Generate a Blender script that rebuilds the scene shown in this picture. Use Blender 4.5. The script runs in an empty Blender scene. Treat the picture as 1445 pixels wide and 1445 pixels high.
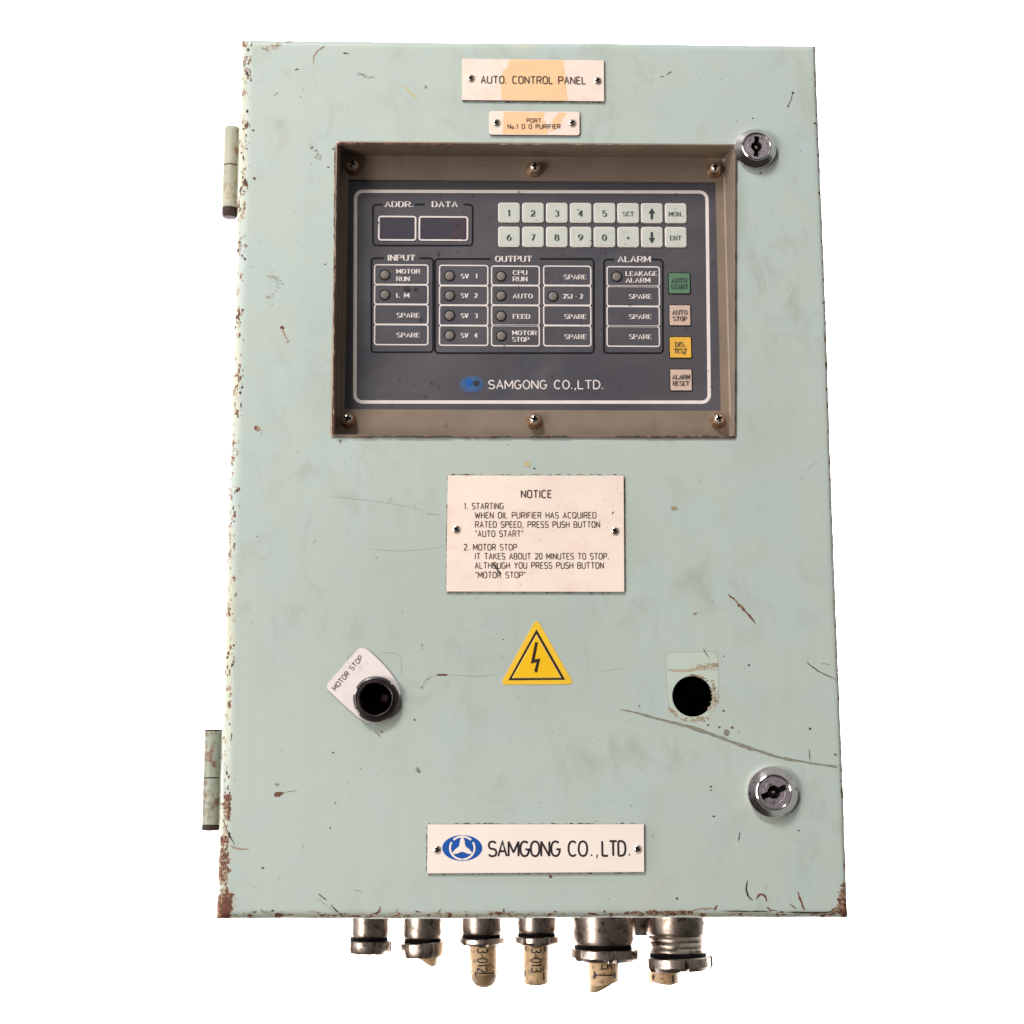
import bpy, math, random
import numpy as np
from mathutils import Vector, Matrix
random.seed(7)
rng = np.random.default_rng(7)
scn = bpy.context.scene
C = scn.collection

# ------------------------------------------------------------ camera
CX, CY, CZ, PITCH, YAW, ROLL, F = -0.0377, -1.0732, 0.0735, 0.1762, 0.0226, -0.0013, 2300.0
cp, sp, cw, sw = math.cos(PITCH), math.sin(PITCH), math.cos(YAW), math.sin(YAW)
FW = Vector((sw*cp, cw*cp, sp)); R0 = Vector((cw, -sw, 0)); U0 = R0.cross(FW)
RT = R0*math.cos(ROLL) + U0*math.sin(ROLL); UP = U0*math.cos(ROLL) - R0*math.sin(ROLL)
CAM = Vector((CX, CY, CZ))
cd = bpy.data.cameras.new('camera'); cam = bpy.data.objects.new('camera', cd); C.objects.link(cam)
cam.matrix_world = Matrix(((RT.x, UP.x, -FW.x, CX), (RT.y, UP.y, -FW.y, CY), (RT.z, UP.z, -FW.z, CZ), (0, 0, 0, 1)))
cd.sensor_width = 36; cd.lens = F/1445*36; cd.clip_start = .01; cd.clip_end = 50
scn.camera = cam

# ------------------------------------------------------------ light
w = bpy.data.worlds.new('World'); scn.world = w; w.use_nodes = True
bg = w.node_tree.nodes['Background']; bg.inputs[0].default_value = (1, .97, .94, 1); bg.inputs[1].default_value = .24
_n = w.node_tree.nodes; _tc = _n.new('ShaderNodeTexCoord'); _sx = _n.new('ShaderNodeSeparateXYZ'); _r = _n.new('ShaderNodeValToRGB')   # unseen room as a gradient for chrome contrast: dim floor, pale walls and ceiling
w.node_tree.links.new(_tc.outputs['Generated'], _sx.inputs[0]); _mr = _n.new('ShaderNodeMapRange'); _mr.inputs[1].default_value = -.45; _mr.inputs[2].default_value = .35
w.node_tree.links.new(_sx.outputs[2], _mr.inputs[0]); w.node_tree.links.new(_mr.outputs[0], _r.inputs[0])
_r.color_ramp.elements[0].color = (.16, .145, .13, 1); _r.color_ramp.elements[1].color = (1, .98, .95, 1); w.node_tree.links.new(_r.outputs[0], bg.inputs[0])
def area(name, loc, target, size, power, col, sy=None):
    l = bpy.data.lights.new(name, 'AREA'); l.energy = power; l.color = col; l.size = size
    if sy: l.shape = 'RECTANGLE'; l.size_y = sy
    o = bpy.data.objects.new(name, l); C.objects.link(o); o.location = loc
    o.rotation_euler = (Vector(target)-Vector(loc)).to_track_quat('-Z', 'Y').to_euler()
    return o
area('key_softbox', (-1.35, -2.1, 3.0), (0, 0, .3), .8, 122, (1, .985, .965))
area('left_fill_softbox', (-2.6, -1.5, .7), (0, 0, .3), 1.6, 40, (.97, .985, 1), 2.0)  # added fill light from the left, for contrast in the chrome
area('low_softbox', (-1.9, -1.9, -.5), (0, 0, .15), .6, 34, (1, .92, .84))
area('backdrop_lamp', (-1.15, .5, .3), (-.75, 1.4, .3), .5, 260, (1, 1, 1), 2.8)
area('backdrop_lamp', (1.15, .5, .3), (.75, 1.4, .3), .5, 260, (1, 1, 1), 2.8)
area('backdrop_lamp', (-2.7, .5, .3), (-2.9, 1.4, .3), .6, 260, (1, 1, 1), 2.8)
area('backdrop_lamp', (2.7, .5, .3), (2.9, 1.4, .3), .6, 260, (1, 1, 1), 2.8)
scn.view_settings.view_transform = 'Standard'; scn.view_settings.look = 'None'
scn.view_settings.exposure = 0; scn.view_settings.gamma = 1

# ------------------------------------------------------------ layout helpers
def P(px, py, y=0.0):                       # measured photo position -> point of the plane at depth y
    d = FW*F + RT*(px-722.5) + UP*(722.5-py)
    t = (y-CY)/d.y
    p = CAM + d*t
    return (p.x, p.z)
def PX(x, y, z):                            # the reverse, for arrays
    dx, dy, dz = x-CX, y-CY, z-CZ
    k = F/(dx*FW.x+dy*FW.y+dz*FW.z)
    return 722.5+k*(dx*RT.x+dy*RT.y+dz*RT.z), 722.5-k*(dx*UP.x+dy*UP.y+dz*UP.z)
def RECT(x0, y0, x1, y1, y=0.0):
    xm, ym = (x0+x1)/2, (y0+y1)/2
    return P(x0, ym, y)[0], P(xm, y1, y)[1], P(x1, ym, y)[0], P(xm, y0, y)[1]
PXM = .000475                                # metres per photo pixel on the door

# ------------------------------------------------------------ materials
def srgb(r, g, b):
    f = lambda c: (c/12.92 if c <= .04045 else ((c+.055)/1.055)**2.4)
    return (f(r/255), f(g/255), f(b/255), 1)
class NT:
    def __init__(s, name):
        s.m = bpy.data.materials.new(name); s.m.use_nodes = True
        s.t = s.m.node_tree; s.n = s.t.nodes; s.b = s.n['Principled BSDF']; s.tc = s.n.new('ShaderNodeTexCoord')
    def link(s, a, b): s.t.links.new(a, b)
    def noise(s, scale, detail=4, rough=.55, vec=None, dist=0):
        n = s.n.new('ShaderNodeTexNoise'); n.inputs['Scale'].default_value = scale
        n.inputs['Detail'].default_value = detail; n.inputs['Roughness'].default_value = rough; n.inputs['Distortion'].default_value = dist
        s.link(vec if vec else s.tc.outputs['Object'], n.inputs['Vector']); return n.outputs['Fac']
    def stretch(s, sc, rot=(0, 0, 0)):
        r = s.n.new('ShaderNodeMapping'); r.inputs['Rotation'].default_value = rot; s.link(s.tc.outputs['Object'], r.inputs['Vector'])
        m = s.n.new('ShaderNodeMapping'); m.inputs['Scale'].default_value = sc
        s.link(r.outputs['Vector'], m.inputs['Vector']); return m.outputs['Vector']
    def ramp(s, fac, a, b, ca=(0, 0, 0, 1), cb=(1, 1, 1, 1)):
        r = s.n.new('ShaderNodeValToRGB'); e = r.color_ramp.elements
        e[0].position = a; e[0].color = ca; e[1].position = b; e[1].color = cb
        s.link(fac, r.inputs[0]); return r.outputs[0]
    def mix(s, fac, a, b, mode='MIX'):
        m = s.n.new('ShaderNodeMix'); m.data_type = 'RGBA'; m.blend_type = mode; m.clamp_result = False
        for sock, v in ((m.inputs[0], fac), (m.inputs[6], a), (m.inputs[7], b)):
            if isinstance(v, (int, float, tuple)): sock.default_value = v
            else: s.link(v, sock)
        return m.outputs[2]
    def math(s, op, a, b=0.0, clamp=False):
        m = s.n.new('ShaderNodeMath'); m.operation = op; m.use_clamp = clamp
        for sock, v in ((m.inputs[0], a), (m.inputs[1], b)):
            if isinstance(v, (int, float)): sock.default_value = v
            else: s.link(v, sock)
        return m.outputs[0]
    def attr(s, name):
        a = s.n.new('ShaderNodeAttribute'); a.attribute_name = name; return a.outputs['Fac']
    def bump(s, h, st, dist=.001):
        b = s.n.new('ShaderNodeBump'); b.inputs['Strength'].default_value = st; b.inputs['Distance'].default_value = dist
        s.link(h, b.inputs['Height']); s.link(b.outputs[0], s.b.inputs['Normal'])
    def set(s, **k):
        for a, v in k.items():
            i = s.b.inputs[{'col': 'Base Color', 'rough': 'Roughness', 'metal': 'Metallic', 'spec': 'Specular IOR Level', 'coat': 'Coat Weight'}[a]]
            if isinstance(v, (int, float, tuple)): i.default_value = v
            else: s.link(v, i)
        return s
def simple(name, col, rough=.5, metal=0, var=.12, scale=60, dirt=None, dirtlev=(.58, .72), spec=.5, bump=0):
    m = NT(name)
    lo = tuple(c*(1-var) for c in col[:3])+(1,); hi = tuple(min(1, c*(1+var)) for c in col[:3])+(1,)
    c = m.ramp(m.noise(scale), .3, .7, lo, hi)
    if dirt: c = m.mix(m.ramp(m.noise(scale*2.3, 6, .7), *dirtlev), c, dirt)
    m.set(col=c, rough=rough, metal=metal, spec=spec)
    if bump: m.bump(m.noise(scale*3, 6), bump)
    return m.m
RUST = srgb(108, 66, 51); RUSTD = srgb(80, 48, 39)
M = {}
def paint(name, base, seams=True):
    m = NT(name)
    n1 = m.noise(5, 3, .5); n2 = m.noise(22, 5, .6); 
    c = m.mix(m.ramp(n1, .3, .7), base, tuple(a*b for a, b in zip(base[:3], (.93, .985, 1.03)))+(1,))
    c = m.mix(m.math('MULTIPLY', m.ramp(n2, .40, .72), .5), c, tuple(a*b for a, b in zip(base[:3], (1.03, .95, .82)))+(1,))
    # vertical wipe marks
    v = m.noise(9, 5, .6, m.stretch((9, 1, .8)))
    c = m.mix(m.math('MULTIPLY', m.ramp(v, .5, .85), .30), c, tuple(a*b for a, b in zip(base[:3], (.86, .86, .84)))+(1,))
    shade_tint = m.attr('shade_tint')  # painted shade: darkens the enamel beside raised parts
    c = m.mix(m.math('MULTIPLY', shade_tint, 1.0), c, tuple(a*b for a, b in zip(base[:3], (.80, .785, .76)))+(1,))
    cr = m.attr('cream')
    cm = m.math('ADD', cr, m.math('MULTIPLY', m.math('SUBTRACT', m.noise(130, 4, .6), .5), .8), True)
    c = m.mix(m.math('MULTIPLY', m.ramp(cm, .35, .8), .75), c, tuple(a*b for a, b in zip(base[:3], (1.18, 1.04, .86)))+(1,))
    sm = m.noise(38, 6, .7, m.stretch((1, 1, .7)), .6); sm2 = m.noise(6, 2)
    c = m.mix(m.math('MULTIPLY', m.math('MULTIPLY', m.ramp(sm, .50, .70), m.ramp(sm2, .38, .62)), .50), c, srgb(150, 150, 136))
    # faint dark specks and hairline scuffs
    vo = m.n.new('ShaderNodeTexVoronoi'); vo.inputs['Scale'].default_value = 55; m.link(m.tc.outputs['Object'], vo.inputs['Vector'])
    sx = m.n.new('ShaderNodeSeparateColor'); m.link(vo.outputs['Color'], sx.inputs[0])
    rad = m.math('MULTIPLY', m.math('SUBTRACT', sx.outputs[0], .64, True), .34)
    spd = m.math('ADD', vo.outputs['Distance'], m.math('MULTIPLY', m.math('SUBTRACT', m.noise(400, 3), .5), .25))
    sp_ = m.math('MULTIPLY', m.math('LESS_THAN', spd, rad), m.math('MULTIPLY', sx.outputs[1], .75))
    c = m.mix(sp_, c, m.mix(sx.outputs[2], srgb(88, 84, 72), srgb(125, 82, 62)))
    for rot, sc in ((.5, (500, 1, 14)), (-.9, (420, 1, 11)), (1.45, (480, 1, 9))):
        h = m.noise(1, 3, .5, m.stretch(sc, (0, rot, 0)))
        g = m.noise(16, 3, .6, m.stretch((1, 1, 1), (0, rot, .3)))
        k = m.math('MULTIPLY', m.ramp(h, .69, .76), m.ramp(g, .52, .68))
        c = m.mix(m.math('MULTIPLY', k, .45), c, srgb(112, 110, 98))
    # rust, dense where the attribute says so
    a = m.attr('rust')
    r = m.math('ADD', a, m.math('MULTIPLY', m.math('SUBTRACT', m.noise(170, 7, .68), .5), 2.3))
    g = m.ramp(r, .44, .62); k = m.ramp(r, .56, .66)
    g = m.math('MULTIPLY', g, m.math('MULTIPLY', a, 3.0, True)); k = m.math('MULTIPLY', k, m.math('MULTIPLY', a, 5.0, True))
    c = m.mix(m.math('MULTIPLY', g, .7), c, srgb(178, 150, 120))
    rc = m.mix(m.ramp(m.noise(240, 5), .35, .65), RUSTD, srgb(140, 94, 70))
    c = m.mix(k, c, rc)
    m.set(col=c, spec=.45)
    m.set(rough=m.math('ADD', m.math('MULTIPLY', k, .35), m.ramp(n2, .3, .7, (.36,)*3+(1,), (.5,)*3+(1,))))
    hgt = m.math('ADD', m.math('MULTIPLY', m.noise(35, 4), .55), m.math('MULTIPLY', k, -.6))
    hgt = m.math('ADD', hgt, m.math('MULTIPLY', m.noise(420, 2), .07)); hgt = m.math('ADD', hgt, m.math('MULTIPLY', m.noise(7, 1), 3.0))
    m.bump(hgt, .5, .0006)
    return m.m
PB = srgb(183, 193, 186)
M['paint'] = paint('seafoam_enamel', PB)
M['ghost'] = paint('unfaded_enamel', srgb(190, 200, 188))
M['rust'] = simple('rust', RUST, .85, var=.35, scale=300, dirt=RUSTD, bump=.3)
M['pale_rust'] = simple('pale_rust', srgb(158, 122, 96), .8, var=.25, scale=300, dirt=srgb(150, 150, 132), dirtlev=(.45, .6))
M['gouge'] = simple('gouge', srgb(146, 143, 128), .7, var=.1, scale=300, dirt=srgb(108, 102, 90), dirtlev=(.48, .56))
M['pr2'] = simple('faint_rust', srgb(176, 160, 138), .7, var=.1, scale=300)
M['grime'] = simple('grime', srgb(58, 50, 44), .8, var=.3, scale=400)
M['scuff'] = simple('grey_scuff', srgb(128, 126, 112), .7, var=.12, scale=400, dirt=srgb(165, 172, 158), dirtlev=(.5, .62))
M['faint'] = simple('faint_scuff', srgb(156, 160, 147), .6, var=.1, scale=400)
M['cream'] = simple('cream_filler', srgb(190, 180, 135), .7, var=.12, scale=300)
M['frame'] = simple('taupe_metal', srgb(142, 125, 110), .40, .3, var=.10, scale=40, dirt=srgb(92, 74, 60), dirtlev=(.60, .82), bump=.05)
def membrane():
    m = NT('charcoal_membrane'); b0 = srgb(73, 71, 78)
    c = m.mix(m.ramp(m.noise(14, 4, .6), .35, .7), b0, srgb(82, 78, 82))
    wipe = m.math('MULTIPLY', m.ramp(m.noise(10, 5, .65, m.stretch((1, 1, 3.5), (0, .5, 0)), .5), .50, .78), .35)
    c = m.mix(wipe, c, srgb(106, 102, 104)); c = m.mix(m.ramp(m.noise(160, 5, .7), .66, .76), c, srgb(48, 45, 50))
    m.set(col=c, rough=m.ramp(m.noise(26, 5, .6), .3, .7, (.26,)*3+(1,), (.5,)*3+(1,)), spec=.45)
    m.bump(m.noise(22, 2), .12, .001); return m.m
M['membrane'] = membrane()
M['black_line'] = simple('black_print', srgb(16, 15, 19), .7, var=.1, spec=.2)
M['smear'] = simple('oily_smear', srgb(50, 47, 54), .4, var=.1)
M['white_print'] = simple('pinkish_white_print', srgb(222, 210, 206), .5, var=.06, scale=120, dirt=srgb(120, 110, 108), dirtlev=(.7, .85))
M['key'] = simple('pale_key', srgb(192, 196, 186), .45, var=.05, scale=60, dirt=srgb(150, 142, 130), dirtlev=(.66, .85))
M['key_edge'] = simple('key_border', srgb(220, 214, 204), .45, var=.04)
M['key_print'] = simple('key_print', srgb(48, 50, 52), .6, var=.1)
M['green_key'] = simple('green_key', srgb(88, 124, 96), .45, var=.08)
M['pink_key'] = simple('pinkish_key', srgb(204, 176, 160), .45, var=.05)
M['yellow_key'] = simple('amber_key', srgb(224, 172, 66), .45, var=.06)
M['lens'] = simple('unlit_lens', srgb(118, 108, 102), .6, var=.08, scale=200)
M['glass'] = simple('smoked_window', srgb(64, 60, 70), .3, var=.06, scale=50, spec=.5)
M['redglass'] = simple('smoked_red_window', srgb(70, 58, 66), .3, var=.1, scale=50)
M['blue'] = simple('faded_blue_print', srgb(46, 86, 130), .5, var=.25, scale=120)
M['blue_faded'] = simple('worn_blue_print', srgb(62, 85, 118), .5, var=.12, scale=160)
M['emblem_blue'] = simple('emblem_blue', srgb(24, 84, 168), .4, var=.04)
M['plate'] = simple('cream_laminate', srgb(240, 221, 208), .38, var=.045, scale=26, dirt=srgb(228, 196, 178), dirtlev=(.5, .9))
M['legend'] = simple('grey_white_laminate', srgb(228, 216, 214), .4, var=.05, scale=60, dirt=srgb(205, 186, 176), dirtlev=(.58, .75))
M['plate_white'] = simple('white_laminate', srgb(245, 230, 221), .35, var=.03, scale=26)
M['plate_core'] = simple('dark_core', srgb(72, 52, 44), .6, var=.15)
M['orange'] = simple('tape_residue', srgb(240, 196, 150), .45, var=.04, scale=70, dirt=srgb(238, 214, 190), dirtlev=(.62, .8))
M['engraving'] = simple('engraved_paint', srgb(66, 44, 40), .6, var=.12)
M['ink'] = simple('black_ink', srgb(36, 26, 32), .5, var=.1)
M['sticker'] = simple('yellow_sticker', srgb(240, 188, 18), .4, var=.03, scale=40)
M['sticker_edge'] = simple('sticker_margin', srgb(238, 190, 50), .4, var=.05)
M['sticker_ink'] = simple('sticker_black', srgb(38, 16, 10), .5)
M['sticker_line'] = simple('sticker_thin_line', srgb(246, 222, 140), .5)
M['bakelite'] = simple('black_bakelite', srgb(40, 31, 31), .33, var=.2, dirt=srgb(86, 68, 62), dirtlev=(.62, .8))
M['dark'] = simple('dark_interior', srgb(10, 8, 9), .9)  # near-black colour stands for the unlit inside
M['dark_red'] = simple('dark_red_inside', srgb(48, 18, 18), .6)
M['chrome'] = simple('pitted_chrome', srgb(215, 206, 208), .12, 1, var=.05, scale=80, dirt=srgb(110, 80, 64), dirtlev=(.60, .68))
M['chrome_face'] = simple('brushed_chrome_face', srgb(205, 192, 198), .32, .85, var=.1, scale=160, dirt=srgb(112, 88, 80), dirtlev=(.54, .66))
M['steel'] = simple('dull_screw_steel', srgb(226, 214, 204), .28, 1, var=.12, scale=200, dirt=srgb(110, 78, 56), dirtlev=(.6, .72))
M['brass'] = simple('tarnished_collar', srgb(190, 158, 130), .33, 1, var=.15, scale=200, dirt=srgb(78, 55, 42), dirtlev=(.58, .7))
M['slot'] = simple('grimy_slot', srgb(18, 13, 12), .9)
M['nickel'] = simple('dirty_nickel', srgb(196, 182, 172), .33, 1, var=.25, scale=55, dirt=srgb(84, 64, 52), dirtlev=(.50, .68), bump=.16)
M['gap_dark'] = simple('dark_gap_shade', srgb(14, 10, 10), .9, spec=.15)  # black that stands in for shade in the gland gaps
M['sleeve'] = simple('tan_marker_sleeve', srgb(222, 186, 142), .5, var=.12, scale=130, dirt=srgb(120, 84, 56), dirtlev=(.52, .66))
M['sheath'] = simple('brown_cable_sheath', srgb(150, 122, 86), .6, var=.2, scale=150, dirt=srgb(80, 60, 40), dirtlev=(.55, .7), bump=.1)
M['wall'] = simple('backdrop_white', (.85, .85, .85, 1), .8, var=.01)

# ------------------------------------------------------------ mesh builder
class MB:
    def __init__(s): s.v = []; s.f = []; s.mi = []; s.mats = []; s.k = 0
    def mat(s, name):
        if name not in s.mats: s.mats.append(name)
        return s.mats.index(name)
    def add(s, verts, faces, mat):
        o = len(s.v); s.v += [tuple(v) for v in verts]; m = s.mat(mat)
        for f in faces: s.f.append(tuple(i+o for i in f)); s.mi.append(m)
    def build(s, name, parent=None, smooth=None, label=None, kind=None):
        me = bpy.data.meshes.new(name); me.from_pydata(s.v, [], s.f)
        for n in s.mats: me.materials.append(M[n])
        me.polygons.foreach_set('material_index', s.mi)
        if smooth is not None:
            me.polygons.foreach_set('use_smooth', [True]*len(s.f)); me.update()
            me.set_sharp_from_angle(angle=math.radians(smooth))
        me.update()
        o = bpy.data.objects.new(name, me); C.objects.link(o)
        if parent: o.parent = parent
        if label: o['label'] = label
        if kind: o['kind'] = kind
        return o
    def prism(s, pts, y0, y1, mat, side=None, bev=0):      # pts (x,z) outline; y0 front, y1 back
        n = len(pts); a = sum(pts[i][0]*pts[(i+1) % n][1]-pts[(i+1) % n][0]*pts[i][1] for i in range(n))
        if a < 0: pts = pts[::-1]
        if bev:
            inn = inset(pts, bev)
            s.add([(x, y0, z) for x, z in inn], [tuple(range(n))], mat)
            s.add([(x, y0, z) for x, z in inn]+[(x, y0+bev, z) for x, z in pts], [(n+i, n+(i+1) % n, (i+1) % n, i) for i in range(n)], mat)
            y0 = y0+bev
        else:
            s.add([(x, y0, z) for x, z in pts], [tuple(range(n))], mat)
        s.add([(x, y0, z) for x, z in pts]+[(x, y1, z) for x, z in pts], [(n+i, n+(i+1) % n, (i+1) % n, i) for i in range(n)], side or mat)
    def flat(s, pts, y, mat):
        s.k += 1; y = y-s.k % 40*.000004
        n = len(pts); a = sum(pts[i][0]*pts[(i+1) % n][1]-pts[(i+1) % n][0]*pts[i][1] for i in range(n))
        if a < 0: pts = pts[::-1]
        s.add([(x, y, z) for x, z in pts], [tuple(range(n))], mat)
    def strip(s, pts, wid, y, mat, closed=False):          # ribbon along a line in the xz plane
        s.k += 1; y = y-(s.k % 12)*.000008
        if closed: pts = pts[:-1] if math.dist(pts[0], pts[-1]) < 1e-9 else pts
        n = len(pts); L = []; Rr = []
        for i in range(n):
            a = pts[(i-1) % n] if (closed or i > 0) else pts[i]; b = pts[(i+1) % n] if (closed or i < n-1) else pts[i]
            p = pts[i]
            d1 = (p[0]-a[0], p[1]-a[1]); d2 = (b[0]-p[0], b[1]-p[1])
            l1 = math.hypot(*d1) or 0; l2 = math.hypot(*d2) or 0
            if l1 == 0: d1 = d2; l1 = l2
            if l2 == 0: d2 = d1; l2 = l1
            if l1 == 0: continue
            d1 = (d1[0]/l1, d1[1]/l1); d2 = (d2[0]/l2, d2[1]/l2)
            t = (d1[0]+d2[0], d1[1]+d2[1]); tl = math.hypot(*t)
            t = (t[0]/tl, t[1]/tl) if tl > .05 else d1
            nx, nz = -t[1], t[0]
            c = max(.45, nx*-d1[1]+nz*d1[0])
            w_ = wid(i/(max(1, n-1)), math.atan2(d1[1]+d2[1], d1[0]+d2[0])) if callable(wid) else wid
            h = w_/2/c
            L.append((p[0]+nx*h, y, p[1]+nz*h)); Rr.append((p[0]-nx*h, y, p[1]-nz*h))
        n = len(L); m = n if closed else n-1
        s.add(L+Rr, [(i, n+i, n+(i+1) % n, (i+1) % n)[::1] for i in range(m)], mat)
    def lathe(s, prof, c, mat, axis='y', seg=40, rf=None, cap=False, tilt=None):   # prof [(r,h)], h along -y (towards viewer) or down -z
        vs = []; fs = []; n = len(prof)
        for j in range(seg):
            a = 2*math.pi*j/seg
            for i, (r, h) in enumerate(prof):
                if rf: r = rf(r, a, i)
                if axis == 'y': vs.append((c[0]+r*math.cos(a), c[1]-h, c[2]+r*math.sin(a)))
                else:
                    q = Vector((r*math.cos(a), r*math.sin(a), -h))
                    if tilt: q = tilt @ q
                    vs.append((c[0]+q.x, c[1]+q.y, c[2]+q.z))
        for j in range(seg):
            k = (j+1) % seg
            for i in range(n-1): fs.append((j*n+i, k*n+i, k*n+i+1, j*n+i+1))
        if cap: fs.append(tuple(j*n+n-1 for j in range(seg)))
        s.add(vs, fs, mat)
    def box(s, x0, y0, z0, x1, y1, z1, mat):
        v = [(x, y, z) for x in (x0, x1) for y in (y0, y1) for z in (z0, z1)]
        s.add(v, [(0, 1, 3, 2), (4, 6, 7, 5), (0, 4, 5, 1), (2, 3, 7, 6), (0, 2, 6, 4), (1, 5, 7, 3)], mat)
def inset(pts, d):
    n = len(pts); out = []
    for i in range(n):
        a, p, b = pts[i-1], pts[i], pts[(i+1) % n]
        d1 = np.array(p)-np.array(a); d2 = np.array(b)-np.array(p); d1 /= np.linalg.norm(d1); d2 /= np.linalg.norm(d2)
        nn = np.array([-(d1+d2)[1], (d1+d2)[0]]); nn /= np.linalg.norm(nn)
        c = max(.5, float(nn @ np.array([-d1[1], d1[0]]))); out.append((p[0]+nn[0]*d/c, p[1]+nn[1]*d/c))
    return out
def rr(x0, z0, x1, z1, r, n=5):
    o = []
    for cx, cz, a in ((x1-r, z1-r, 0), (x0+r, z1-r, 90), (x0+r, z0+r, 180), (x1-r, z0+r, 270)):
        for k in range(n+1):
            t = math.radians(a+90*k/n); o.append((cx+r*math.cos(t), cz+r*math.sin(t)))
    return o
def empty(name, loc, parent=None):
    o = bpy.data.objects.new(name, None); C.objects.link(o); o.location = loc; o.empty_display_size = .05
    if parent: o.parent = parent
    return o

# ------------------------------------------------------------ single-stroke lettering
def glyphs(E):
    def A(cx, cy, rx, ry, a0, a1, n=None):
        n = n or max(5, int(abs(a1-a0)/15)); o = []
        for k in range(n+1):
            t = math.radians(a0+(a1-a0)*k/n); c, s_ = math.cos(t), math.sin(t)
            o.append((cx+rx*math.copysign(abs(c)**(2/E), c), cy+ry*math.copysign(abs(s_)**(2/E), s_)))
        return o
    P_ = [[(0, 0), (0, 1)], [(0, 1), (.3, 1)]+A(.34, .74, .24, .26, 90, -90)+[(0, .48)]]
    g = {
     'A': (.62, [[(0, 0), (.31, 1), (.62, 0)], [(.12, .34), (.5, .34)]]),
     'B': (.58, [[(0, 0), (0, 1)], [(0, 1), (.3, 1)]+A(.32, .76, .22, .24, 90, -90)+[(0, .52)], [(.3, .52)]+A(.33, .26, .25, .26, 90, -90)+[(0, 0)]]),
     'C': (.6, [A(.31, .5, .31, .5, 48, 312)]),
     'D': (.6, [[(0, 0), (0, 1)], [(0, 1), (.2, 1)]+A(.25, .5, .35, .5, 90, -90)+[(0, 0)]]),
     'E': (.5, [[(0, 0), (0, 1)], [(0, 1), (.5, 1)], [(0, .52), (.42, .52)], [(0, 0), (.5, 0)]]),
     'F': (.5, [[(0, 0), (0, 1)], [(0, 1), (.5, 1)], [(0, .52), (.42, .52)]]),
     'G': (.62, [A(.31, .5, .31, .5, 48, 350)+[(.62, .46), (.36, .46)]]),
     'H': (.58, [[(0, 0), (0, 1)], [(.58, 0), (.58, 1)], [(0, .52), (.58, .52)]]),
     'I': (.04, [[(.02, 0), (.02, 1)]]),
     'J': (.4, [[(.4, 1), (.4, .22)]+A(.2, .22, .2, .22, 0, -170)]),
     'K': (.58, [[(0, 0), (0, 1)], [(.55, 1), (0, .38)], [(.2, .6), (.58, 0)]]),
     'L': (.48, [[(0, 1), (0, 0)], [(0, 0), (.48, 0)]]),
     'M': (.72, [[(0, 0), (0, 1)], [(0, 1), (.36, .25)], [(.36, .25), (.72, 1)], [(.72, 1), (.72, 0)]]),
     'N': (.6, [[(0, 0), (0, 1)], [(0, 1), (.6, 0)], [(.6, 0), (.6, 1)]]),
     'O': (.62, [A(.31, .5, .31, .5, 0, 360)]), 'P': (.58, P_),
     'Q': (.62, [A(.31, .5, .31, .5, 0, 360), [(.36, .26), (.6, 0)]]),
     'R': (.6, P_+[[(.3, .48), (.6, 0)]]),
     'S': (.56, [A(.28, .75, .26, .25, 25, 270)+A(.28, .25, .28, .25, 85, -155)]),
     'T': (.6, [[(.3, 0), (.3, 1)], [(0, 1), (.6, 1)]]),
     'U': (.6, [[(0, 1), (0, .3)]+A(.3, .3, .3, .3, 180, 360)+[(.6, 1)]]),
     'V': (.6, [[(0, 1), (.3, 0)], [(.3, 0), (.6, 1)]]),
     'W': (.84, [[(0, 1), (.2, 0)], [(.2, 0), (.42, .8)], [(.42, .8), (.64, 0)], [(.64, 0), (.84, 1)]]),
     'X': (.6, [[(0, 1), (.6, 0)], [(0, 0), (.6, 1)]]), 'Y': (.6, [[(0, 1), (.3, .5)], [(.6, 1), (.3, .5)], [(.3, .5), (.3, 0)]]),
     'o': (.36, [A(.18, .26, .18, .26, 0, 360)]),
     '0': (.52, [A(.26, .5, .26, .5, 0, 360)]), '1': (.3, [[(.04, .8), (.2, 1)], [(.2, 1), (.2, 0)]]),
     '2': (.54, [A(.27, .72, .25, .28, 165, -35)+[(0, 0)], [(0, 0), (.54, 0)]]),
     '3': (.54, [A(.26, .76, .24, .24, 150, -90), A(.26, .26, .28, .26, 90, -150)]),
     '4': (.56, [[(.42, 0), (.42, 1)], [(.42, 1), (0, .28)], [(0, .28), (.58, .28)]]),
     '5': (.54, [[(.5, 1), (.08, 1)], [(.08, 1), (.05, .54)]+A(.26, .31, .28, .31, 125, -150)]),
     '6': (.54, [A(.27, .3, .27, .3, 0, 360), [(.46, .97), (.2, .82), (.04, .5), (0, .32)]]),
     '7': (.52, [[(0, 1), (.52, 1)], [(.52, 1), (.2, 0)]]),
     '8': (.54, [A(.27, .76, .23, .24, 0, 360), A(.27, .27, .27, .27, 0, 360)]),
     '9': (.54, [A(.27, .7, .27, .3, 0, 360), [(.54, .68), (.5, .5), (.34, .18), (.08, .03)]]),
     '-': (.34, [[(0, .45), (.34, .45)]]), '.': (.12, [[(.04, 0), (.04, .06), (.04, .11)]]), ',': (.14, [[(.08, .1), (.08, 0), (.02, -.16)]]),
     '"': (.2, [[(.03, 1.02), (.03, .8)], [(.17, 1.02), (.17, .8)]]), ' ': (.36, []),
    }
    return g
FONTS = {'engraved': glyphs(3.6), 'round': glyphs(2.05), 'sans': glyphs(2.3), 'serif': glyphs(2.0)}
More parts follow.
